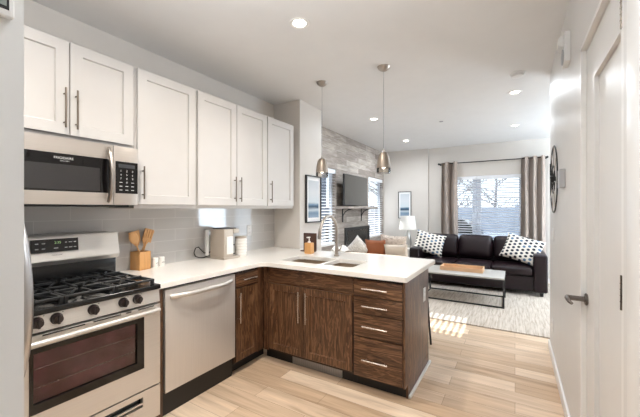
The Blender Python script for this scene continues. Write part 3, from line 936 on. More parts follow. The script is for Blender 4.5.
# outlet on the end panel
def wall_plate(name, label, cat, mp, u, z, w=0.072, h=0.116, kind='outlet'):
    t = thing(name, label, cat, mp(u, z, 0))
    b = MB()
    c = [mp(u - w / 2, z - h / 2, 0.0005), mp(u + w / 2, z + h / 2, 0.006)]
    b.box(c[0], c[1], 0.002); b.build('plate', M['plastic'], t)
    if kind == 'outlet':
        for dz in (-0.021, 0.021):
            b = MB(); b.box(mp(u - 0.016, z + dz - 0.014, 0.005), mp(u + 0.016, z + dz + 0.014, 0.008), 0.002)
            rc = b.build('receptacle', M['plastic'], t)
            for du in (-0.006, 0.006):
                b = MB(); b.box(mp(u + du - 0.001, z + dz - 0.004, 0.0078), mp(u + du + 0.001, z + dz + 0.005, 0.0083)); b.build('slot', M['blackmat'], rc)
    else:
        b = MB(); b.box(mp(u - 0.016, z - 0.033, 0.005), mp(u + 0.016, z + 0.033, 0.0095), 0.002); b.build('rocker', M['plastic'], t)
    return t
wall_plate('electrical_outlet', 'white outlet on the end panel of the peninsula', 'outlet', lambda u, v, w: (-0.676 + w, u, v), 2.868, 0.66)

# ---------------------------------------------------------------- countertop (one continuous L with the sink cut-out)
def counter():
    b2 = bmesh.new()
    xi, yf, xe, yb = -1.981, 2.268, -0.655, 3.245
    SX0, SXM0, SXM1, SX1, SY0, SY1 = -1.93, -1.485, -1.460, -1.165, 2.44, 2.80
    def rect(r, x0, y0, x1, y1, rad, n=5):
        out = []
        for cx, cy, a0 in ((x1 - rad, y0 + rad, -PI / 2), (x1 - rad, y1 - rad, 0), (x0 + rad, y1 - rad, PI / 2), (x0 + rad, y0 + rad, PI)):
            for k in range(n + 1):
                a = a0 + PI / 2 * k / n; out.append((cx + rad * math.cos(a), cy + rad * math.sin(a)))
        return out
    outer = [(XL + 0.009, 1.244), (xi, 1.244)]
    r = 0.075
    for k in range(9):           # eased inner corner
        a = PI - PI / 2 * k / 8
        outer.append((xi + r + r * math.cos(a), yf - r + r * math.sin(a)))
    r = 0.02
    for cx, cy, a0 in ((xe - r, yf + r, -PI / 2), (xe - r, yb - r, 0)):
        for k in range(5):
            a = a0 + PI / 2 * k / 4; outer.append((cx + r * math.cos(a), cy + r * math.sin(a)))
    outer += [(XL + 0.009, yb)]
    loops = [outer, rect(0, SX0, SY0, SXM0, SY1, 0.04)[::-1], rect(0, SXM1, SY0, SX1, SY1, 0.04)[::-1]]
    edges = []
    for lp in loops:
        vs = [b2.verts.new((x, y, 0.914)) for x, y in lp]
        edges += [b2.edges.new((vs[i], vs[(i + 1) % len(vs)])) for i in range(len(vs))]
    bmesh.ops.triangle_fill(b2, edges=edges, use_beauty=True, normal=(0, 0, 1))
    ext = bmesh.ops.extrude_face_region(b2, geom=list(b2.faces))
    bmesh.ops.translate(b2, verts=[v for v in ext['geom'] if isinstance(v, bmesh.types.BMVert)], vec=(0, 0, -0.036))
    bmesh.ops.recalc_face_normals(b2, faces=b2.faces)
    b2.normal_update()
    es = [e for e in b2.edges if len(e.link_faces) == 2 and e.calc_face_angle(0) > 0.9 and (e.verts[0].co.z > 0.91 and e.verts[1].co.z > 0.91)]
    bmesh.ops.bevel(b2, geom=es, offset=0.004, segments=2, affect='EDGES')
    m = MB(); m._merge(b2); return m
solo('countertop', counter(), M['quartz'], 'cream quartz countertop wrapping from the range round the peninsula', 'countertop', (-1.6, 2.6, 0.878))

# sink
t = thing('kitchen_sink', 'double-bowl steel sink set into the peninsula counter', 'sink', (-1.55, 2.62, 0.68))
def bowl(x0, x1, y0, y1, dz):
    b = MB(); b2 = bmesh.new()
    rings = []
    for (g, z) in ((0.012, 0.873), (0.0, 0.873), (0.002, 0.80), (0.006, 0.74), (0.03, 0.735 - dz), (0.06, 0.730 - dz)):
        s = 1 if g != 0.012 else -1
        X0, X1, Y0, Y1 = x0 + s * g, x1 - s * g, y0 + s * g, y1 - s * g
        r = 0.045; ring = []
        for cx, cy, a0 in ((X1 - r, Y0 + r, -PI / 2), (X1 - r, Y1 - r, 0), (X0 + r, Y1 - r, PI / 2), (X0 + r, Y0 + r, PI)):
            for k in range(6):
                a = a0 + PI / 2 * k / 5; ring.append(b2.verts.new((cx + r * math.cos(a), cy + r * math.sin(a), z)))
        rings.append(ring)
    n = len(rings[0])
    for A, B in zip(rings, rings[1:]):
        for k in range(n): b2.faces.new((A[k], A[(k + 1) % n], B[(k + 1) % n], B[k]))
    b2.faces.new(rings[-1])
    bmesh.ops.recalc_face_normals(b2, faces=b2.faces)
    bmesh.ops.solidify(b2, geom=list(b2.faces), thickness=0.002)
    b._merge(b2)
    o = b.build('bowl', M['sinksteel'], t)
    b = MB(); b.lathe([(0.042, 0), (0.042, 0.004), (0.028, 0.004), (0.024, 0.001), (0, 0.001)], ((x0 + x1) / 2, (y0 + y1) / 2 + 0.04, 0.7305 - dz)); b.build('drain', M['chrome'], o)
bowl(-1.93, -1.4855, 2.44, 2.80, 0.02); bowl(-1.4595, -1.165, 2.44, 2.80, 0.0)
# faucet
t = thing('faucet', 'tall gooseneck pull-down faucet behind the sink', 'faucet', (-1.575, 2.95, 0.914))
b = MB(); b.lathe([(0.028, 0), (0.028, 0.012), (0.021, 0.02), (0.018, 0.10), (0.014, 0.12), (0, 0.12)], (-1.575, 2.95, 0.914)); b.build('base', M['nickel'], t)
b = MB()
pts = [(-1.575, 2.95, 1.02), (-1.575, 2.95, 1.10)] + [(-1.575, 2.785 + 0.165 * math.cos(a), 1.165 + 0.165 * math.sin(a)) for a in [PI * k / 16 for k in range(16)]] + [(-1.575, 2.617, 1.19)]
b.tube(pts, 0.0155, 14); b.build('neck', M['nickel'], t)
b = MB(); b.tube([(-1.575, 2.618, 1.215), (-1.575, 2.615, 1.195), (-1.575, 2.606, 1.13), (-1.575, 2.604, 1.115)], [0.0145, 0.017, 0.019, 0.017], 14); b.build('spray_head', M['nickel'], t)
b = MB(); b.cyl((-1.59, 2.95, 0.975), (-1.54, 2.95, 0.975), 0.011, n=12); b.tube([(-1.545, 2.95, 0.975), (-1.525, 2.945, 1.0), (-1.515, 2.94, 1.045)], [0.008, 0.007, 0.006], 10); b.build('lever', M['nickel'], t)

# ---------------------------------------------------------------- things on the counter
CT = 0.914
t = thing('utensil_holder', 'square bamboo utensil block beside the range', 'utensil holder', (-2.59, 1.49, CT))
b = MB(); b.pierced('z', 0, 0.008, -0.052, 0.052, -0.052, 0.052, [])
for s in (-1, 1):
    b.box((s * 0.052, -0.052, 0.0), (s * 0.043, 0.052, 0.145), 0.002); b.box((-0.043, s * 0.052, 0.0), (0.043, s * 0.043, 0.145), 0.002)
R = Matrix.Translation((-2.59, 1.49, CT)) @ Matrix.Rotation(math.radians(10), 4, 'Z')
bmesh.ops.transform(b.bm, matrix=R, verts=b.bm.verts); b.build('block', M['bamboo'], t)
def utensil(name, label, px, py, lean, az, head, L=0.285):
    b = MB()
    b.tube([(0, 0, 0.012), (0, 0, L * 0.5), (0, 0, L * 0.72)], [0.006, 0.0055, 0.006], 8)
    if head == 'spoon':
        b.sphere((0, 0, L * 0.84), 0.037, (0.32, 1.0, 1.45), 14)
    elif head == 'spatula':
        b.prism([(-0.012, L * 0.62), (0.012, L * 0.62), (0.038, L * 0.76), (0.043, L), (-0.043, L), (-0.038, L * 0.76)], 'x', -0.003, 0.003, 0.001)
    else:
        for dy in (-0.030, -0.010, 0.010, 0.030):
            b.box((-0.003, dy - 0.007, L * 0.76), (0.003, dy + 0.007, L), 0.001)
        b.box((-0.003, -0.037, L * 0.68), (0.003, 0.037, L * 0.78), 0.001); b.box((-0.003, -0.037, L * 0.985), (0.003, 0.037, L), 0.001)
    mt = Matrix.Rotation(az, 4, 'Z') @ Matrix.Rotation(lean, 4, 'X')
    bmesh.ops.transform(b.bm, matrix=Matrix.Translation((px, py, CT)) @ mt, verts=b.bm.verts)
    solo(name, b, M['spoon'], label, 'utensil', (px, py, CT), 'wooden utensils in the bamboo block')
utensil('wooden_spoon', 'wooden spoon leaning toward the range in the bamboo block', -2.562, 1.518, math.radians(21), 0.0, 'spoon', 0.33)
utensil('wooden_spatula', 'pale wooden spatula behind the spoon in the bamboo block', -2.602, 1.512, math.radians(13), 0.0, 'spatula', 0.315)
utensil('wooden_turner', 'slotted wooden turner leaning away from the range in the block', -2.582, 1.466, math.radians(-17), 0.0, 'turner', 0.335)
utensil('wooden_paddle', 'broad wooden paddle leaning away from the range behind the turner', -2.620, 1.462, math.radians(-21.5), 0.0, 'spatula', 0.335)
for i, (y, nm, lb) in enumerate(((1.610, 'salt', 'white ceramic shaker next to the bamboo block'), (1.668, 'pepper', 'white ceramic shaker nearer the coffee maker, beside its twin'))):
    t = thing('shaker', lb, 'shaker', (-2.585, y, CT), 'white shakers on the counter')
    b = MB(); b.lathe([(0, 0), (0.023, 0), (0.025, 0.004), (0.025, 0.052), (0, 0.052)], (-2.585, y, CT)); b.build('body', M['white'], t)
    b = MB(); b.lathe([(0, 0.0525), (0.0245, 0.0525), (0.0245, 0.074), (0.020, 0.080), (0, 0.081)], (-2.585, y, CT)); b.build('lid', M['white'], t)
    letters('SALT' if nm == 'salt' else 'PEPPER', 0.009, at_x(-2.559, y, CT + 0.034), M['knob'], 'lettering', t)
# coffee maker
t = thing('coffee_maker', 'warm grey coffee maker with white front against the tile', 'coffee maker', (-2.47, 2.25, CT))
b = MB(); b.box((-2.57, 2.165, CT), (-2.37, 2.375, CT + 0.022), 0.006, 3); b.build('base', M['beigeplastic'], t)
b = MB(); b.box((-2.57, 2.165, CT + 0.022), (-2.37, 2.285, CT + 0.290), 0.012, 3); b.build('tower', M['beigeplastic'], t)
b = MB(); b.box((-2.57, 2.286, CT + 0.245), (-2.37, 2.365, CT + 0.290), 0.010, 3); b.build('brew_head', M['beigeplastic'], t)
b = MB(); b.box((-2.368, 2.195, CT + 0.05), (-2.364, 2.275, CT + 0.22), 0.001); b.build('front_panel', M['white'], t)
b = MB(); b.box((-2.55, 2.18, CT + 0.290), (-2.40, 2.35, CT + 0.300), 0.003); b.build('lid', M['darkgrey'], t)
b = MB(); b.box((-2.61, 2.135, CT + 0.03), (-2.575, 2.160, CT + 0.280), 0.004); b.build('water_tank', M['plastic'], t)
b = MB(); b.tube([(-2.575, 2.165, CT + 0.03), (-2.60, 2.11, 0.926), (-2.60, 2.065, 0.932), (-2.60, 2.02, 0.950), (-2.60, 2.005, 0.985), (-2.60, 2.022, 1.028), (-2.60, 2.055, 1.035), (-2.60, 2.085, 1.005), (-2.60, 2.12, 0.972), (-2.60, 2.17, 0.965), (-2.60, 2.20, 0.975)], 0.005, 8); b.build('cord', M['blackmat'], t)
t = thing('canister', 'ribbed cream canister standing beside the coffee maker', 'canister', (-2.43, 2.445, CT))
prof = [(0, 0), (0.058, 0)]
for k in range(6):
    z = 0.004 + k * 0.030
    prof += [(0.063, z + 0.004), (0.063, z + 0.024), (0.059, z + 0.028)]
prof += [(0.058, 0.186), (0, 0.186)]
b = MB(); b.lathe(prof, (-2.43, 2.445, CT)); b.build('body', M['white'], t)
b = MB(); b.lathe([(0, 0.1865), (0.061, 0.1865), (0.061, 0.20), (0.05, 0.206), (0, 0.206)], (-2.43, 2.445, CT)); b.build('lid', M['beigeplastic'], t)
b = MB(); b.tube([(-2.51, 2.47, CT + 0.03), (-2.50, 2.525, CT + 0.05), (-2.50, 2.535, CT + 0.09), (-2.52, 2.52, CT + 0.115), (-2.60, 2.50, CT + 0.10)], 0.0045, 8)
b.tube([(-2.51, 2.47, CT + 0.03), (-2.54, 2.40, CT + 0.006), (-2.60, 2.36, CT + 0.006)], 0.0045, 8)
solo('power_cord', b, M['blackmat'], 'black looped cord behind the ribbed canister', 'cord', (-2.52, 2.5, CT))
wall_plate('electrical_outlet', 'white outlet on the tile beyond the canister', 'outlet', lambda u, v, w: (XL + 0.008 + w, u, v), 2.80, 1.15)
# soap dispenser + brown board
t = thing('soap_dispenser', 'bamboo soap dispenser with pale pump behind the sink', 'soap dispenser', (-1.925, 2.965, CT))
b = MB(); b.box((-1.965, 2.928, CT), (-1.885, 3.002, CT + 0.118), 0.006, 3); b.build('bottle', M['bamboo'], t)
b = MB(); b.cyl((-1.925, 2.965, CT + 0.118), (-1.925, 2.965, CT + 0.135), 0.016, n=16); b.cyl((-1.925, 2.965, CT + 0.135), (-1.925, 2.965, CT + 0.175), 0.006, n=10)
b.box((-1.935, 2.925, CT + 0.170), (-1.915, 2.975, CT + 0.184), 0.004); b.build('pump', M['white'], t)
t = thing('cutting_board', 'dark brown upright board on a foot behind the soap dispenser', 'board', (-2.0, 3.10, CT))
b = MB(); b.box((-2.085, 3.09, CT + 0.012), (-1.915, 3.108, CT + 0.212), 0.004); b.build('board', M['brown'], t)
b = MB(); b.box((-2.115, 3.07, CT), (-1.93, 3.125, CT + 0.0115), 0.003); b.build('foot', M['brown'], t)

# ---------------------------------------------------------------- pendants
def pendant(x, y, label):
    t = thing('pendant_lamp', label, 'pendant lamp', (x, y, H), 'glass pendants over the peninsula')
    b = MB(); b.lathe([(0, -0.045), (0.012, -0.045), (0.030, -0.038), (0.052, -0.020), (0.060, 0), (0, 0)], (x, y, H)); b.build('canopy', M['nickel'], t)
    b = MB(); b.cyl((x, y, H - 0.045), (x, y, 1.955), 0.0022, n=8); b.build('cord', M['alum'], t)
    b = MB(); b.lathe([(0.0, 1.965), (0.008, 1.965), (0.010, 1.94), (0.030, 1.932), (0.034, 1.925), (0, 1.925)][::-1], (x, y, 0)); b.build('cap', M['nickel'], t)
    pr = [(0.062, 1.738), (0.066, 1.76), (0.066, 1.787)]
    b = MB(); b.lathe(pr + [(r - 0.0025, z) for r, z in pr[::-1]] + [pr[0]], (x, y, 0), 32); b.build('glass_shade', M['pendglass'], t)
    pr = [(0.0665, 1.786), (0.065, 1.81), (0.058, 1.86), (0.047, 1.905), (0.034, 1.928)]
    b = MB(); b.lathe(pr + [(r - 0.0015, z) for r, z in pr[::-1]] + [pr[0]], (x, y, 0), 32); b.build('metal_shade', M['pendmetal'], t)
    b = MB(); b.tube([(x + 0.060 * math.cos(2 * PI * k / 28), y + 0.060 * math.sin(2 * PI * k / 28), 1.738) for k in range(28)], 0.003, 8, close=True); b.build('rim', M['alum'], t)
    b = MB(); b.lathe([(0, 1.775), (0.016, 1.785), (0.021, 1.805), (0.014, 1.835), (0.011, 1.86), (0.011, 1.924), (0, 1.924)], (x, y, 0), 16); b.build('bulb', M['bulb'], t)
    return t
pendant(-1.750, 2.945, 'glass pendant lamp hanging above the sink')
pendant(-1.060, 2.92, 'glass pendant lamp above the open end of the peninsula')

# ---------------------------------------------------------------- recessed lights
def lamp_under(t, col, watts, spread):
    d = bpy.data.lights.new('recessed_lamp', 'AREA')
    d.shape, d.size, d.energy, d.color = 'DISK', 0.085, watts, col
    d.spread = math.radians(spread)
    o = bpy.data.objects.new('recessed_lamp', d); COL.objects.link(o)
    o.parent = t; o.location = (0, 0, -0.012)
def downlight(x, y, label, col, k=1.0):
    t = thing('recessed_light', label, 'ceiling light', (x, y, H), 'recessed ceiling lights')
    b = MB(); b.lathe([(0.046, -0.001), (0.050, -0.004), (0.068, -0.006), (0.074, -0.0005), (0.046, -0.0005), (0.046, -0.001)], (x, y, H)); b.build('trim_ring', M['trim'], t)
    b = MB(); b.lathe([(0, -0.004), (0.045, -0.004), (0.045, -0.001), (0, -0.001)], (x, y, H)); b.build('lens', M['lamp_emit'], t)
    lamp_under(t, col, LAMP_W * k * (1.0 if col == WARM else 0.8), 150 if col == WARM else 170)
downlight(-1.33, 1.92, 'recessed ceiling light nearest the kitchen wall cabinets', WARM, 1.25)
downlight(0.0, 4.33, 'recessed ceiling light just beyond the smoke detector', NEUTRAL)
downlight(0.0, 6.05, 'recessed ceiling light over the dark sofa, near the curtain', NEUTRAL)
downlight(-1.80, 4.54, 'recessed ceiling light between the pendant cords', NEUTRAL, 1.3)
downlight(-1.83, 6.30, 'recessed ceiling light in the corner above the table lamp', NEUTRAL, 1.8)
downlight(-1.33, 0.45, 'unseen recessed light added in front of the refrigerator', WARM, 1.5)  # added fixture out of view, brightens the near kitchen
downlight(-0.17, 0.75, 'unseen recessed light added at the mouth of the hall', NEUTRAL, 0.6)  # added fixture out of view, brightens the hall

t = thing('smoke_detector', 'round white smoke detector on the ceiling', 'smoke detector', (0.02, 3.74, H))
b = MB(); b.lathe([(0, -0.012), (0.068, -0.012), (0.070, -0.004), (0.070, -0.0005), (0, -0.0005)], (0.02, 3.74, H)); b.build('base', M['plastic'], t)
b = MB(); b.lathe([(0, -0.045), (0.030, -0.044), (0.048, -0.036), (0.056, -0.022), (0.056, -0.013), (0, -0.013)], (0.02, 3.74, H)); b.build('cover', M['plastic'], t)
b = MB(); b.lathe([(0, -0.010), (0.012, -0.010), (0.030, -0.004), (0.030, -0.0005), (0, -0.0005)], (-0.97, 5.2, H))
solo('sprinkler_head', b, M['alum'], 'small dark sprinkler cap on the living room ceiling', 'sprinkler', (-0.97, 5.2, H))

# ---------------------------------------------------------------- hall wall devices
t = thing('fire_alarm', 'white fire alarm horn high on the hall wall', 'alarm', (0.30, 2.62, 2.43))
b = MB(); b.box((0.268, 2.55, 2.335), (0.2995, 2.69, 2.525), 0.006, 3); b.build('housing', M['plastic'], t)
b = MB(); b.prism([(0.267, 2.44), (0.238, 2.45), (0.238, 2.50), (0.267, 2.515)], 'y', 2.575, 2.665, 0.003); b.build('strobe', M['plastic'], t)
b = MB()
for k in range(3):
    b.tube([(0.264, 2.62 + (0.018 + 0.014 * k) * math.cos(a), 2.385 + (0.018 + 0.014 * k) * math.sin(a)) for a in [2 * PI * j / 20 for j in range(20)]], 0.004, 6, close=True)
b.build('speaker_grille', M['greyplastic'], t)
t = thing('wall_clock', 'round metal clock with spokes on the hall wall', 'clock', (0.29, 3.43, 1.655))
circ = lambda r, x: [(x, 3.43 + r * math.cos(2 * PI * k / 48), 1.655 + r * math.sin(2 * PI * k / 48)) for k in range(48)]
b = MB(); b.tube(circ(0.285, 0.286), 0.0055, 8, close=True); b.build('outer_ring', M['blackmat'], t)
b = MB(); b.tube(circ(0.12, 0.282), 0.0045, 8, close=True); b.build('inner_ring', M['blackmat'], t)
for k in range(8):
    a = PI / 4 * k + 0.2; b = MB(); c, s = math.cos(a), math.sin(a)
    b.tube([(0.282, 3.43 + 0.122 * c, 1.655 + 0.122 * s), (0.282, 3.43 + 0.282 * c, 1.655 + 0.282 * s)], 0.0035, 6); b.build('spoke', M['nickel'], t)
b = MB(); b.cyl((0.2995, 3.43, 1.655), (0.262, 3.43, 1.655), 0.028, n=20, bev=0.003)
for a in (PI / 4, 3 * PI / 4):
    b.tube([(0.284, 3.43 - 0.12 * math.cos(a), 1.655 - 0.12 * math.sin(a)), (0.284, 3.43 + 0.12 * math.cos(a), 1.655 + 0.12 * math.sin(a))], 0.004, 6)
b.build('hub', M['blackmat'], t)
b = MB(); b.box((0.258, 3.425, 1.655), (0.262, 3.435, 1.79)); b.box((0.258, 3.35, 1.650), (0.262, 3.43, 1.660)); b.build('hand', M['blackmat'], t)
t = thing('thermostat', 'small white thermostat box beside the clock', 'thermostat', (0.30, 2.86, 1.615))
b = MB(); b.box((0.266, 2.80, 1.55), (0.2995, 2.92, 1.68), 0.004, 3); b.build('housing', M['greyplastic'], t)
b = MB(); b.box((0.2665, 2.825, 1.605), (0.2685, 2.895, 1.655)); b.build('screen', M['alum'], t)
mpr = lambda u, v, w: (0.30 - w, u, v)
wall_plate('light_switch', 'white light switch on the hall wall below the clock', 'light switch', mpr, 3.60, 1.165, 0.072, 0.116, 'switch')
wall_plate('electrical_outlet', 'white outlet low on the hall wall', 'outlet', mpr, 3.66, 0.33)
# control panel on the near wall
t = thing('control_panel', 'white rounded wall panel with grey screen on the near wall', 'control panel', (-0.65, 0.08, 1.80))
b = MB(); b.box((-0.6495, -0.02, 1.682), (-0.638, 0.1785, 1.90), 0.005, 3); b.build('housing', M['plastic'], t)
b = MB(); b.box((-0.6385, 0.0, 1.692), (-0.6375, 0.1716, 1.88)); b.build('bezel', M['blackglass'], t)
b = MB(); b.box((-0.638, 0.004, 1.697), (-0.6372, 0.1688, 1.874)); b.build('screen', M['steelpanel'], t)

# ================================================================== LIVING ROOM
b = MB(); b.box((-2.62, 4.27, 0.0005), (1.7, 7.30, 0.012), 0.003)
solo('area_rug', b, M['rug'], 'pale streaked rug under the dark sofa and coffee table', 'rug', (-0.4, 5.8, 0))
RZ = 0.0125

# blinds
def blind(label, axis, w, u0, u1, z0, z1, inward, wand=True, tilt=0.0, head=0.075):
    P = (lambda u, z, d: (w + d * inward, u, z)) if axis == 'x' else (lambda u, z, d: (u, w + d * inward, z))
    t = thing('window_blind', label, 'blind', P((u0 + u1) / 2, z1, 0))
    b = MB(); b.box(P(u0, z1 - head, -0.01), P(u1, z1, 0.045), 0.003); b.build('head_rail', M['slat'], t)
    b = MB(); n = int((z1 - head - z0 - 0.04) / 0.05)
    for k in range(n):
        z = z1 - head - 0.035 - k * 0.05
        c, s = math.cos(tilt), math.sin(tilt)
        d = 0.024
        pts = [P(0, z + d * s + 0.0015, d * c), P(0, z + d * s - 0.0015, d * c), P(0, z - d * s - 0.0015, -d * c), P(0, z - d * s + 0.0015, -d * c)]
        if axis == 'x': b.prism([(p[0] + 0.018 * inward, p[2]) for p in pts], 'y', u0 + 0.006, u1 - 0.006)
        else: b.prism([(p[1] + 0.018 * inward, p[2]) for p in pts], 'x', u0 + 0.006, u1 - 0.006)
    b.build('slats', M['slat'], t, smooth=False)
    b = MB(); b.box(P(u0 + 0.006, z0 + 0.004, 0.0), P(u1 - 0.006, z0 + 0.026, 0.036), 0.003); b.build('bottom_rail', M['slat'], t)
    b = MB()
    for f in (0.12, 0.5, 0.88):
        u = u0 + (u1 - u0) * f
        b.cyl(P(u, z0 + 0.02, 0.018), P(u, z1 - head, 0.018), 0.0012, n=6)
    b.build('ladder_cord', M['slat'], t)
    if wand:
        b = MB(); b.cyl(P(u0 + 0.10, z1 - head, 0.05), P(u0 + 0.10, z1 - 0.75, 0.05), 0.004, n=8); b.build('wand', M['slat'], t)
    return t
blind('white slatted blind in the window beside the framed picture', 'x', -2.735, W1[0] + 0.003, W1[1] - 0.003, W1[2] + 0.02, W1[3] - 0.002, 1, True, math.radians(-8))
blind('white slatted blind in the window beyond the television', 'x', -2.735, W2[0] + 0.003, W2[1] - 0.003, W2[2] + 0.02, W2[3] - 0.002, 1, True, math.radians(-8))
blind('white slatted blind behind the sofa, sash nearer the table lamp', 'y', 7.495, -1.341, -0.694, W3[2] + 0.02, W3[3] - 0.002, -1, False, math.radians(24))
blind('white slatted blind behind the sofa, sash nearer the hall wall', 'y', 7.495, -0.690, 0.111, W3[2] + 0.02, W3[3] - 0.002, -1, True, math.radians(24))

# framed pictures
def picture(label, mp, u0, u1, z0, z1, art, fr=0.014, mount=0.045, depth=0.03, frame_mat=None):
    t = thing('framed_picture', label, 'picture', mp((u0 + u1) / 2, z0, 0), 'framed seascapes')
    b = MB()
    for a, c in (((u0, z0), (u1, z0 + fr)), ((u0, z1 - fr), (u1, z1)), ((u0, z0 + fr), (u0 + fr, z1 - fr)), ((u1 - fr, z0 + fr), (u1, z1 - fr))):
        b.box(mp(*a, 0.001), mp(*c, depth), 0.001)
    b.build('frame', frame_mat or M['blackmat'], t)
    b = MB(); b.box(mp(u0 + fr, z0 + fr, 0.004), mp(u1 - fr, z1 - fr, 0.014)); b.build('mount', M['mat_board'], t)
    b = MB(); b.box(mp(u0 + mount, z0 + mount * 1.15, 0.0142), mp(u1 - mount, z1 - mount * 1.15, 0.0155)); b.build('print', art, t)
picture('black framed seascape on the wall stub beside the kitchen window blind', lambda u, v, w: (-2.255 + w, u, v), 3.375, 3.735, 1.225, 1.83, M['art_a'], mount=0.055, depth=0.028)
picture('small framed seascape on the far wall above the table lamp', lambda u, v, w: (u, 7.38 - w, v), -2.32, -2.02, 1.185, 1.80, M['art_b'], mount=0.048, depth=0.022)

# television on its arm
t = thing('television', 'flat television on a wall arm above the mantel shelf', 'television', (-2.5, 5.46, 1.46))
b = MB(); b.box((-2.53, 4.95, 1.462), (-2.497, 5.97, 2.008), 0.004); b.build('bezel', M['blackmat'], t)
b = MB(); b.box((-2.4975, 4.962, 1.474), (-2.4945, 5.958, 1.998)); b.build('screen', M['tv'], t)
b = MB(); b.box((-2.679, 5.30, 1.62), (-2.66, 5.62, 1.86), 0.003); b.box((-2.66, 5.40, 1.70), (-2.53, 5.46, 1.78), 0.003); b.build('wall_arm', M['blackmat'], t)
# mantel shelf
t = thing('mantel_shelf', 'white mantel shelf on two black brackets under the television', 'shelf', (-2.58, 5.6, 1.40))
b = MB(); b.box((-2.679, 4.98, 1.405), (-2.45, 6.40, 1.445), 0.004); b.build('board', M['planks'], t)
for y in (5.23, 6.06):
    b = MB(); b.box((-2.679, y - 0.012, 1.16), (-2.667, y + 0.012, 1.4045), 0.002); b.box((-2.667, y - 0.012, 1.393), (-2.48, y + 0.012, 1.4045), 0.002)
    b.tube([(-2.672 + 0.17 * (1 - math.cos(a)), y, 1.225 + 0.17 * math.sin(a)) for a in [PI / 2 * k / 8 for k in range(9)]], 0.008, 8); b.build('bracket', M['blackmat'], t)
# fireplace insert
t = thing('fireplace', 'black glass-fronted fireplace set in the plank wall', 'fireplace', (-2.7, 5.89, 0.42))
b = MB(); b.pierced('x', -2.676, -2.66, FP[0] - 0.04, FP[1] + 0.04, FP[2] - 0.04, FP[3] + 0.03, [(FP[0] + 0.03, FP[1] - 0.03, FP[2] + 0.03, FP[3] - 0.03)]); b.build('frame', M['blackmat'], t, smooth=False)
b = MB()
for a, c in (((-3.10, 5.352, 0.422), (-3.06, 6.428, 1.018)), ((-3.06, 5.352, 0.422), (-2.68, 5.37, 1.018)), ((-3.06, 6.41, 0.422), (-2.68, 6.428, 1.018)), ((-3.06, 5.37, 0.422), (-2.68, 6.41, 0.44)), ((-3.06, 5.37, 1.0), (-2.68, 6.41, 1.018))):
    b.box(a, c)
b.build('firebox', M['blackmat'], t)
b = MB(); b.box((-2.672, 5.37, 0.44), (-2.666, 6.41, 1.0)); b.build('glass', M['ovenglass'], t)
for p, q, r in (((-2.92, 5.55, 0.50), (-2.85, 6.2, 0.50), 0.05), ((-2.80, 5.6, 0.49), (-2.82, 6.25, 0.52), 0.045), ((-2.95, 5.75, 0.58), (-2.78, 6.0, 0.60), 0.04)):
    b = MB(); b.cyl(p, q, r, r * 0.85, n=12, bev=0.005); b.build('log', M['log'], t)

# dark sofa
SX0, SX1, SF, SB = -1.72, 0.44, 6.12, 7.06
t = thing('sofa', 'long dark espresso leather sofa under the curtained window', 'sofa', ((SX0 + SX1) / 2, 6.6, RZ))
b = MB(); b.box((SX0 + 0.10, SF + 0.06, 0.075), (SX1 - 0.10, SB - 0.05, 0.315), 0.02, 3); b.build('base', M['leather'], t)
for x0, x1 in ((SX0, SX0 + 0.19), (SX1 - 0.19, SX1)):
    b = MB(); b.box((x0, SF, 0.075), (x1, SB, 0.675), 0.045, 5); b.build('arm', M['leather'], t)
b = MB(); b.box((SX0 + 0.192, SB - 0.20, 0.318), (SX1 - 0.192, SB, 0.80), 0.04, 4); b.build('back_frame', M['leather'], t)
w = (SX1 - SX0 - 0.385) / 3
for k in range(3):
    xc = SX0 + 0.1925 + w * (k + 0.5)
    b = MB(); b.cushion((xc, SF + 0.335, 0.390), (w - 0.006, 0.66, 0.14), 0.18, 8, 0.35); b.build('seat_cushion', M['leather'], t)
    b = MB(); b.cushion((0, 0, 0), (w - 0.008, 0.19, 0.43), 0.35, 8, 0.42, Matrix.Translation((xc, SB - 0.285, 0.695)) @ Matrix.Rotation(math.radians(-9), 4, 'X')); b.build('back_cushion', M['leather'], t)
for x in (SX0 + 0.08, SX1 - 0.08):
    for y in (SF + 0.08, SB - 0.08):
        b = MB(); b.cyl((x, y, RZ), (x, y, 0.076), 0.025, 0.03, n=12); b.build('leg', M['blackmat'], t)
def throw_pillow(name, label, loc, rot, w, h, th, mat, group=None):
    b = MB(); b.pillow(w, h, th, Matrix.Identity(4))
    o = b.build(name, mat); o.location = loc; o.rotation_euler = rot
    return tag(o, label, 'pillow', group)
throw_pillow('throw_pillow', 'dotted navy and cream pillow at the lamp end of the dark sofa', (-1.43, 6.50, 0.735), (math.radians(-20), math.radians(13), math.radians(10)), 0.55, 0.43, 0.16, M['dots'], 'dotted pillows on the dark sofa')
throw_pillow('throw_pillow', 'dotted navy and cream pillow at the hall end of the dark sofa', (0.10, 6.47, 0.72), (math.radians(-24), math.radians(14), math.radians(-16)), 0.58, 0.45, 0.16, M['dots'], 'dotted pillows on the dark sofa')

# coffee table
t = thing('coffee_table', 'black steel frame coffee table with pale top on the rug', 'coffee table', (-0.70, 5.5, RZ))
cx0, cx1, cy0, cy1, ct = -1.28, -0.125, 5.17, 5.85, 0.43
b = MB(); b.box((cx0 + 0.004, cy0 + 0.004, ct - 0.022), (cx1 - 0.004, cy1 - 0.004, ct), 0.002); b.build('tabletop', M['tabletop'], t)
w = 0.011
for x in (cx0, cx1):
    for y in (cy0, cy1):
        sx, sy = (1 if x == cx0 else -1), (1 if y == cy0 else -1)
        b = MB(); b.box((x, y, RZ), (x + sx * 2 * w, y + sy * 2 * w, ct - 0.044), 0.001); b.build('leg', M['blackmat'], t)
b = MB(); b.pierced('z', ct - 0.0435, ct - 0.0225, cx0, cx1, cy0, cy1, [(cx0 + 0.022, cx1 - 0.022, cy0 + 0.022, cy1 - 0.022)]); b.build('top_frame', M['blackmat'], t, smooth=False)
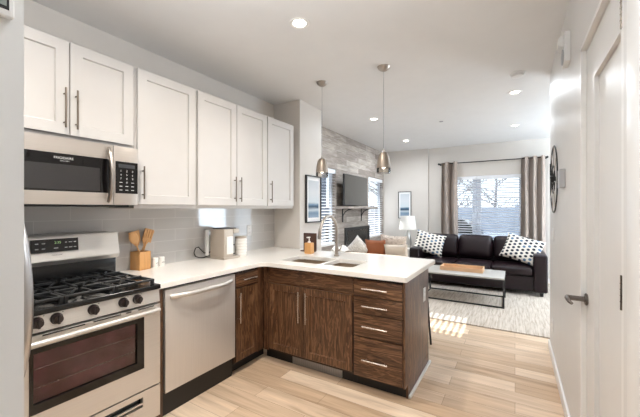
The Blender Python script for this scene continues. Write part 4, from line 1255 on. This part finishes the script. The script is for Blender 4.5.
b = MB(); b.pierced('z', RZ, RZ + 0.02, cx0 + 0.0225, cx1 - 0.0225, cy0, cy1, [(cx0 + 0.03, cx1 - 0.03, cy0 + 0.022, cy1 - 0.022)]); b.build('base_frame', M['blackmat'], t, smooth=False)
t = thing('serving_tray', 'tan wooden tray on the coffee table', 'tray', (-0.72, 5.62, ct))
tx0, tx1, ty0, ty1 = -1.03, -0.415, 5.42, 5.74
b = MB(); b.box((tx0, ty0, ct + 0.0003), (tx1, ty1, ct + 0.012), 0.002); b.build('bottom', M['tray'], t)
for a, c in (((tx0, ty0), (tx1, ty0 + 0.012)), ((tx0, ty1 - 0.012), (tx1, ty1)), ((tx0, ty0 + 0.0125), (tx0 + 0.012, ty1 - 0.0125)), ((tx1 - 0.012, ty0 + 0.0125), (tx1, ty1 - 0.0125))):
    b = MB(); b.box((a[0], a[1], ct + 0.0122), (c[0], c[1], ct + 0.062), 0.002); b.build('side', M['tray'], t)

# side table and lamp
t = thing('side_table', 'white side table at the end of the dark sofa', 'side table', (-2.0, 6.78, RZ))
b = MB(); b.box((-2.22, 6.56, 0.555), (-1.76, 7.00, 0.59), 0.004); b.build('top', M['white'], t)
b = MB(); b.box((-2.20, 6.58, 0.15), (-1.78, 6.98, 0.18), 0.003); b.build('shelf', M['white'], t)
for x in (-2.20, -1.81):
    for y in (6.58, 6.95):
        b = MB(); b.box((x, y, RZ), (x + 0.03, y + 0.03, 0.1495)); b.box((x, y, 0.1805), (x + 0.03, y + 0.03, 0.5545)); b.build('leg', M['white'], t)
lx, ly, lz = -1.93, 6.78, 0.5905
t = thing('table_lamp', 'silver teardrop table lamp with white drum shade', 'lamp', (lx, ly, lz))
b = MB(); b.lathe([(0, 0), (0.055, 0), (0.060, 0.01), (0.074, 0.06), (0.078, 0.11), (0.068, 0.20), (0.045, 0.29), (0.022, 0.34), (0.012, 0.36), (0, 0.36)], (lx, ly, lz)); b.build('body', M['silver'], t)
b = MB(); b.cyl((lx, ly, lz + 0.36), (lx, ly, lz + 0.46), 0.006, n=10); b.build('stem', M['nickel'], t)
pr = [(0.180, 0.385), (0.140, 0.665)]
b = MB(); b.lathe([pr[0], pr[1], (0.137, 0.665), (0.177, 0.385), pr[0]], (lx, ly, lz), 36); b.build('lamp_shade', M['shade'], t)

# curtains
b_t = thing('curtain_rod', 'thin dark curtain rod above the sofa window', 'curtain rod', (-0.45, 7.34, 2.37))
b = MB(); b.cyl((-1.40, 7.34, 2.37), (0.50, 7.34, 2.37), 0.010, n=12); b.build('rod', M['blackmat'], b_t)
for x in (-1.415, 0.515):
    b = MB(); b.sphere((x, 7.34, 2.37), 0.022); b.build('finial', M['blackmat'], b_t)
for x in (-1.395, 0.495):
    b = MB(); b.cyl((x, 7.439, 2.37), (x, 7.345, 2.37), 0.006, n=8); b.cyl((x, 7.4395, 2.37), (x, 7.43, 2.37), 0.025, n=14); b.build('bracket', M['blackmat'], b_t)
def curtain(label, x0, x1, folds, amp=0.055):
    t = thing('curtain', label, 'curtain', ((x0 + x1) / 2, 7.34, 0.03), 'taupe curtains')
    b2 = bmesh.new(); nx, nz = folds * 12, 18
    for th in (0.0, 0.004):
        g = {}
        for j in range(nz + 1):
            z = 0.03 + (2.40 - 0.03) * j / nz
            for i in range(nx + 1):
                f = i / nx
                a = amp * (0.75 + 0.25 * j / nz) * math.sin(2 * PI * folds * f + 0.35 * math.sin(3 * z + 5 * f))
                xx = x0 + (x1 - x0) * (f - 0.5) * (1.0 + 0.10 * (1 - j / nz)) + (x1 - x0) / 2 + 0.012 * math.cos(4 * PI * folds * f)
                g[i, j] = b2.verts.new((xx, 7.34 + a * 0.9 + th, z))
        for j in range(nz):
            for i in range(nx):
                b2.faces.new((g[i, j], g[i + 1, j], g[i + 1, j + 1], g[i, j + 1]))
        if th == 0.0: g0 = g
        else:
            for j in range(nz):
                for i in (0, nx): b2.faces.new((g0[i, j], g[i, j], g[i, j + 1], g0[i, j + 1]))
            for i in range(nx):
                for j in (0, nz): b2.faces.new((g0[i, j], g[i, j], g[i + 1, j], g0[i + 1, j]))
    bmesh.ops.recalc_face_normals(b2, faces=b2.faces)
    m = MB(); m._merge(b2); m.build('cloth', M['curtain'], t)
    for k in range(folds * 2):
        f = (k + 0.0) / (folds * 2) + 0.001; x = x0 + (x1 - x0) * f + (0.012 if k % 2 == 0 else 0.012)
        m = MB(); m.tube([(x, 7.34 + 0.024 * math.cos(2 * PI * q / 16), 2.37 + 0.024 * math.sin(2 * PI * q / 16)) for q in range(16)], 0.004, 6, close=True); m.build('grommet', M['nickel'], t)
curtain('taupe curtain hanging at the lamp side of the window', -1.37, -1.05, 2, 0.095)
curtain('taupe curtain hanging at the hall side of the window', 0.09, 0.47, 3, 0.09)

# beige loveseat, seen from behind
LX0, LX1, LY0, LY1 = -2.58, -1.34, 4.60, 5.40
t = thing('loveseat', 'low beige loveseat with its back to the peninsula', 'loveseat', ((LX0 + LX1) / 2, 5.0, RZ))
b = MB(); b.box((LX0 + 0.02, LY0 + 0.02, 0.10), (LX1 - 0.02, LY1 - 0.02, 0.33), 0.02, 3); b.build('base', M['beige'], t)
b = MB(); b.box((LX0, LY0, 0.332), (LX1, LY0 + 0.20, 0.70), 0.04, 4); b.build('back', M['beige'], t)
for x0, x1 in ((LX0, LX0 + 0.15), (LX1 - 0.15, LX1)):
    b = MB(); b.box((x0, LY0 + 0.202, 0.332), (x1, LY1, 0.58), 0.035, 4); b.build('arm', M['beige'], t)
for k in range(2):
    w = (LX1 - LX0 - 0.31) / 2; xc = LX0 + 0.155 + w * (k + 0.5)
    b = MB(); b.cushion((xc, LY0 + 0.515, 0.42), (w - 0.006, 0.60, 0.17), 0.15, 7, 0.35); b.build('seat_cushion', M['beige'], t)
for x in (LX0 + 0.08, LX1 - 0.08):
    for y in (LY0 + 0.08, LY1 - 0.08):
        b = MB(); b.cyl((x, y, RZ), (x, y, 0.10), 0.018, 0.024, n=12); b.build('leg', M['brown'], t)
throw_pillow('throw_pillow', 'rust brown leather pillow on the beige loveseat', (-1.93, 4.96, 0.725), (math.radians(16), 0.0, math.radians(4)), 0.34, 0.38, 0.12, M['rust'])
throw_pillow('throw_pillow', 'cream textured pillow with woven stripes on the beige loveseat', (-1.69, 5.12, 0.755), (math.radians(12), 0.05, 0.0), 0.44, 0.46, 0.13, M['shag'])
throw_pillow('throw_pillow', 'plain oatmeal lumbar pillow in front of the textured one', (-1.585, 4.94, 0.695), (math.radians(12), -0.05, 0.0), 0.38, 0.32, 0.10, M['oat'])
throw_pillow('throw_pillow', 'white fleecy pillow standing on its corner on the beige loveseat', (-2.235, 4.95, 0.742), (math.radians(12), math.radians(45), 0.0), 0.33, 0.33, 0.11, M['fleece'])
# fleece throw draped over the loveseat end
def drape():
    b2 = bmesh.new(); n, m = 22, 18; g = {}
    for i in range(n + 1):
        for j in range(m + 1):
            s = i / n; u = j / m
            x = -2.545 + 0.24 * u + 0.02 * math.sin(5 * s + 2)
            # path: up the back, over the top, down to the seat
            L = s * 0.62
            if L < 0.20: y, z = LY0 - 0.014, 0.712 - 0.20 + L
            elif L < 0.42: y, z = LY0 + (L - 0.20), 0.716
            else: y, z = LY0 + 0.216, 0.716 - (L - 0.42) * 0.85
            peak = 0.10 * math.exp(-((u - 0.62) / 0.26) ** 2 - ((s - 0.52) / 0.22) ** 2) + 0.10 * math.exp(-((u - 0.12) / 0.12) ** 2 - ((s - 0.5) / 0.2) ** 2)
            z += peak * 0.9 + 0.006 * (1 + math.sin(14 * u + 6 * s))
            y -= 0.012 * math.sin(11 * u) if L < 0.2 else 0
            g[i, j] = b2.verts.new((x, y - (0.004 if L < 0.2 else 0), z))
    for i in range(n):
        for j in range(m): b2.faces.new((g[i, j], g[i + 1, j], g[i + 1, j + 1], g[i, j + 1]))
    bmesh.ops.recalc_face_normals(b2, faces=b2.faces)
    bmesh.ops.solidify(b2, geom=list(b2.faces), thickness=0.010)
    k = MB(); k._merge(b2); return k
solo('throw_blanket', drape(), M['fleece'], 'crumpled white fleece throw over the loveseat back nearest the plank wall', 'blanket', (-2.15, LY0 + 0.1, 0.75))

# bar stool tucked under the peninsula overhang
t = thing('bar_stool', 'black backless bar stool tucked under the peninsula overhang', 'stool', (-0.96, 3.28, 0))
sx, sy = -0.95, 3.27
b = MB(); b.box((sx - 0.19, sy - 0.17, 0.64), (sx + 0.19, sy + 0.17, 0.685), 0.015, 3); b.build('seat', M['blackmat'], t)
for dx in (-1, 1):
    for dy in (-1, 1):
        b = MB(); b.tube([(sx + dx * 0.165, sy + dy * 0.145, 0.642), (sx + dx * 0.205, sy + dy * 0.185, 0.0)], 0.011, 8); b.build('leg', M['blackmat'], t)
b = MB(); q = 0.175; e = 0.155
b.tube([(sx - q - .012, sy - e - .012, 0.22), (sx + q + .012, sy - e - .012, 0.22), (sx + q + .012, sy + e + .012, 0.22), (sx - q - .012, sy + e + .012, 0.22)], 0.008, 8, close=True); b.build('foot_ring', M['blackmat'], t)

# ================================================================== OUTSIDE
b = MB(); b.box((-40, -20, -0.6), (40, 60, -0.4)); g = struct('exterior_ground', b, M['asphalt'], 'pale pavement outside the windows', 'ground')
b = MB(); b.box((-3.80, 3.3, 2.42), (-2.80, 8.6, 2.6)); struct('exterior_sunshade', b, M['trim'], 'balcony slab added out of view above the fireplace windows to trim sunlight', 'sunshade')  # unseen slab added to cut off the high sun
t = thing('apartment_block', 'blue-grey building seen through the fireplace-wall window blinds', 'building', (-15, 8, -0.4))
b = MB(); b.box((-17, -6, -0.4), (-15, 26, 5.0)); b.build('wall', M['fence2'], t)
b = MB(); b.box((-17.3, -6.3, 5.0), (-14.6, 26.3, 5.25)); b.build('roof', M['trim'], t)
for k in range(8):
    b = MB(); b.box((-15.0, -3 + k * 3.6, 1.2), (-14.96, -1.6 + k * 3.6, 2.7)); w_ = b.build('window', M['blackglass'], t)
b = MB(); b.box((-16, 19.5, -0.4), (12, 19.8, 1.5), 0.02)
for k in range(15): b.box((-16 + k * 2, 19.4, -0.4), (-15.7 + k * 2, 19.5, 1.6))
solo('garden_wall', b, M['fence'], 'blue-grey wall across the street outside the sofa window', 'fence', (-2, 19.6, -0.4))
def bare_tree(x, y, seed, label, ht=7.0):
    rnd = random.Random(seed)
    t = thing('bare_tree', label, 'tree', (x, y, -0.4), 'bare trees outside')
    tr = MB(); tr.tube([(x, y, -0.4), (x + 0.05, y, 0.6), (x, y, 1.6), (x + 0.1, y, ht * 0.45)], [0.13, 0.11, 0.09, 0.06], 8); tr.build('trunk', M['bark'], t)
    br = MB()
    def grow(p, d, L, r, lev):
        q = p + d * L
        mid = p + d * L * 0.5 + Vector((rnd.uniform(-1, 1), rnd.uniform(-1, 1), rnd.uniform(-.5, 1))) * L * 0.08
        br.tube([p, mid, q], [r, r * 0.85, r * 0.65], 5)
        if lev == 0: return
        for _ in range(3 if lev > 1 else 4):
            nd = (d + Vector((rnd.uniform(-1, 1), rnd.uniform(-1, 1), rnd.uniform(-0.45, 0.75))) * 0.85).normalized()
            grow(p.lerp(q, rnd.uniform(0.45, 1.0)), nd, L * rnd.uniform(0.55, 0.8), r * 0.55, lev - 1)
    for k in range(13):
        a = 2 * PI * k / 13 + rnd.uniform(-.3, .3); z = rnd.uniform(0.8, ht * 0.45)
        grow(Vector((x, y, z)), Vector((math.cos(a), math.sin(a), rnd.uniform(0.25, 0.9))).normalized(), rnd.uniform(1.2, 1.9), 0.04, 3)
    br.build('branches', M['bark'], t)
for i, (x, y, lb) in enumerate(((-9.5, 25.0, 'bare tree across the street behind the lamp-side sash'), (-6.6, 26.5, 'bare tree across the street beside the window mullion'), (-3.8, 25.5, 'bare tree across the street in the middle of the hall-side sash'), (-1.2, 26.2, 'bare tree across the street near the hall-side curtain'))):
    bare_tree(x, y, 11 + i, lb, 9.0)
# parked car
cxx, cyy, gz = -2.1, 13.2, -0.4
t = thing('parked_car', 'blue-grey car parked outside the sofa window', 'car', (cxx, cyy, gz))
b = MB(); b.prism([(cxx - 2.2, gz + 0.28), (cxx + 2.2, gz + 0.28), (cxx + 2.22, gz + 0.7), (cxx + 1.9, gz + 0.88), (cxx + 1.0, gz + 0.95), (cxx - 1.7, gz + 0.98), (cxx - 2.2, gz + 0.85)], 'y', cyy - 0.85, cyy + 0.85, 0.04) if False else b.box((cxx - 2.2, cyy - 0.85, gz + 0.28), (cxx + 2.2, cyy + 0.85, gz + 0.92), 0.16, 4)
b.build('body', M['car'], t)
b = MB(); b2 = bmesh.new()
lo = [(cxx - 1.7, cyy - .8), (cxx + 1.15, cyy - .8), (cxx + 1.15, cyy + .8), (cxx - 1.7, cyy + .8)]; hi = [(cxx - 1.2, cyy - .62), (cxx + 0.45, cyy - .62), (cxx + 0.45, cyy + .62), (cxx - 1.2, cyy + .62)]
A = [b2.verts.new((*p, gz + 0.90)) for p in lo]; B = [b2.verts.new((*p, gz + 1.45)) for p in hi]
b2.faces.new(A[::-1]); b2.faces.new(B)
for k in range(4): b2.faces.new((A[k], A[(k + 1) % 4], B[(k + 1) % 4], B[k]))
bmesh.ops.bevel(b2, geom=list(b2.edges), offset=0.08, segments=3, affect='EDGES'); b._merge(b2); b.build('cabin', M['blackglass'], t)
for x in (cxx - 1.35, cxx + 1.4):
    for y in (cyy - 0.80, cyy + 0.80):
        b = MB(); b.cyl((x, y - 0.1, gz + 0.32), (x, y + 0.1, gz + 0.32), 0.32, n=24, bev=0.03); b.build('wheel', M['blackmat'], t)
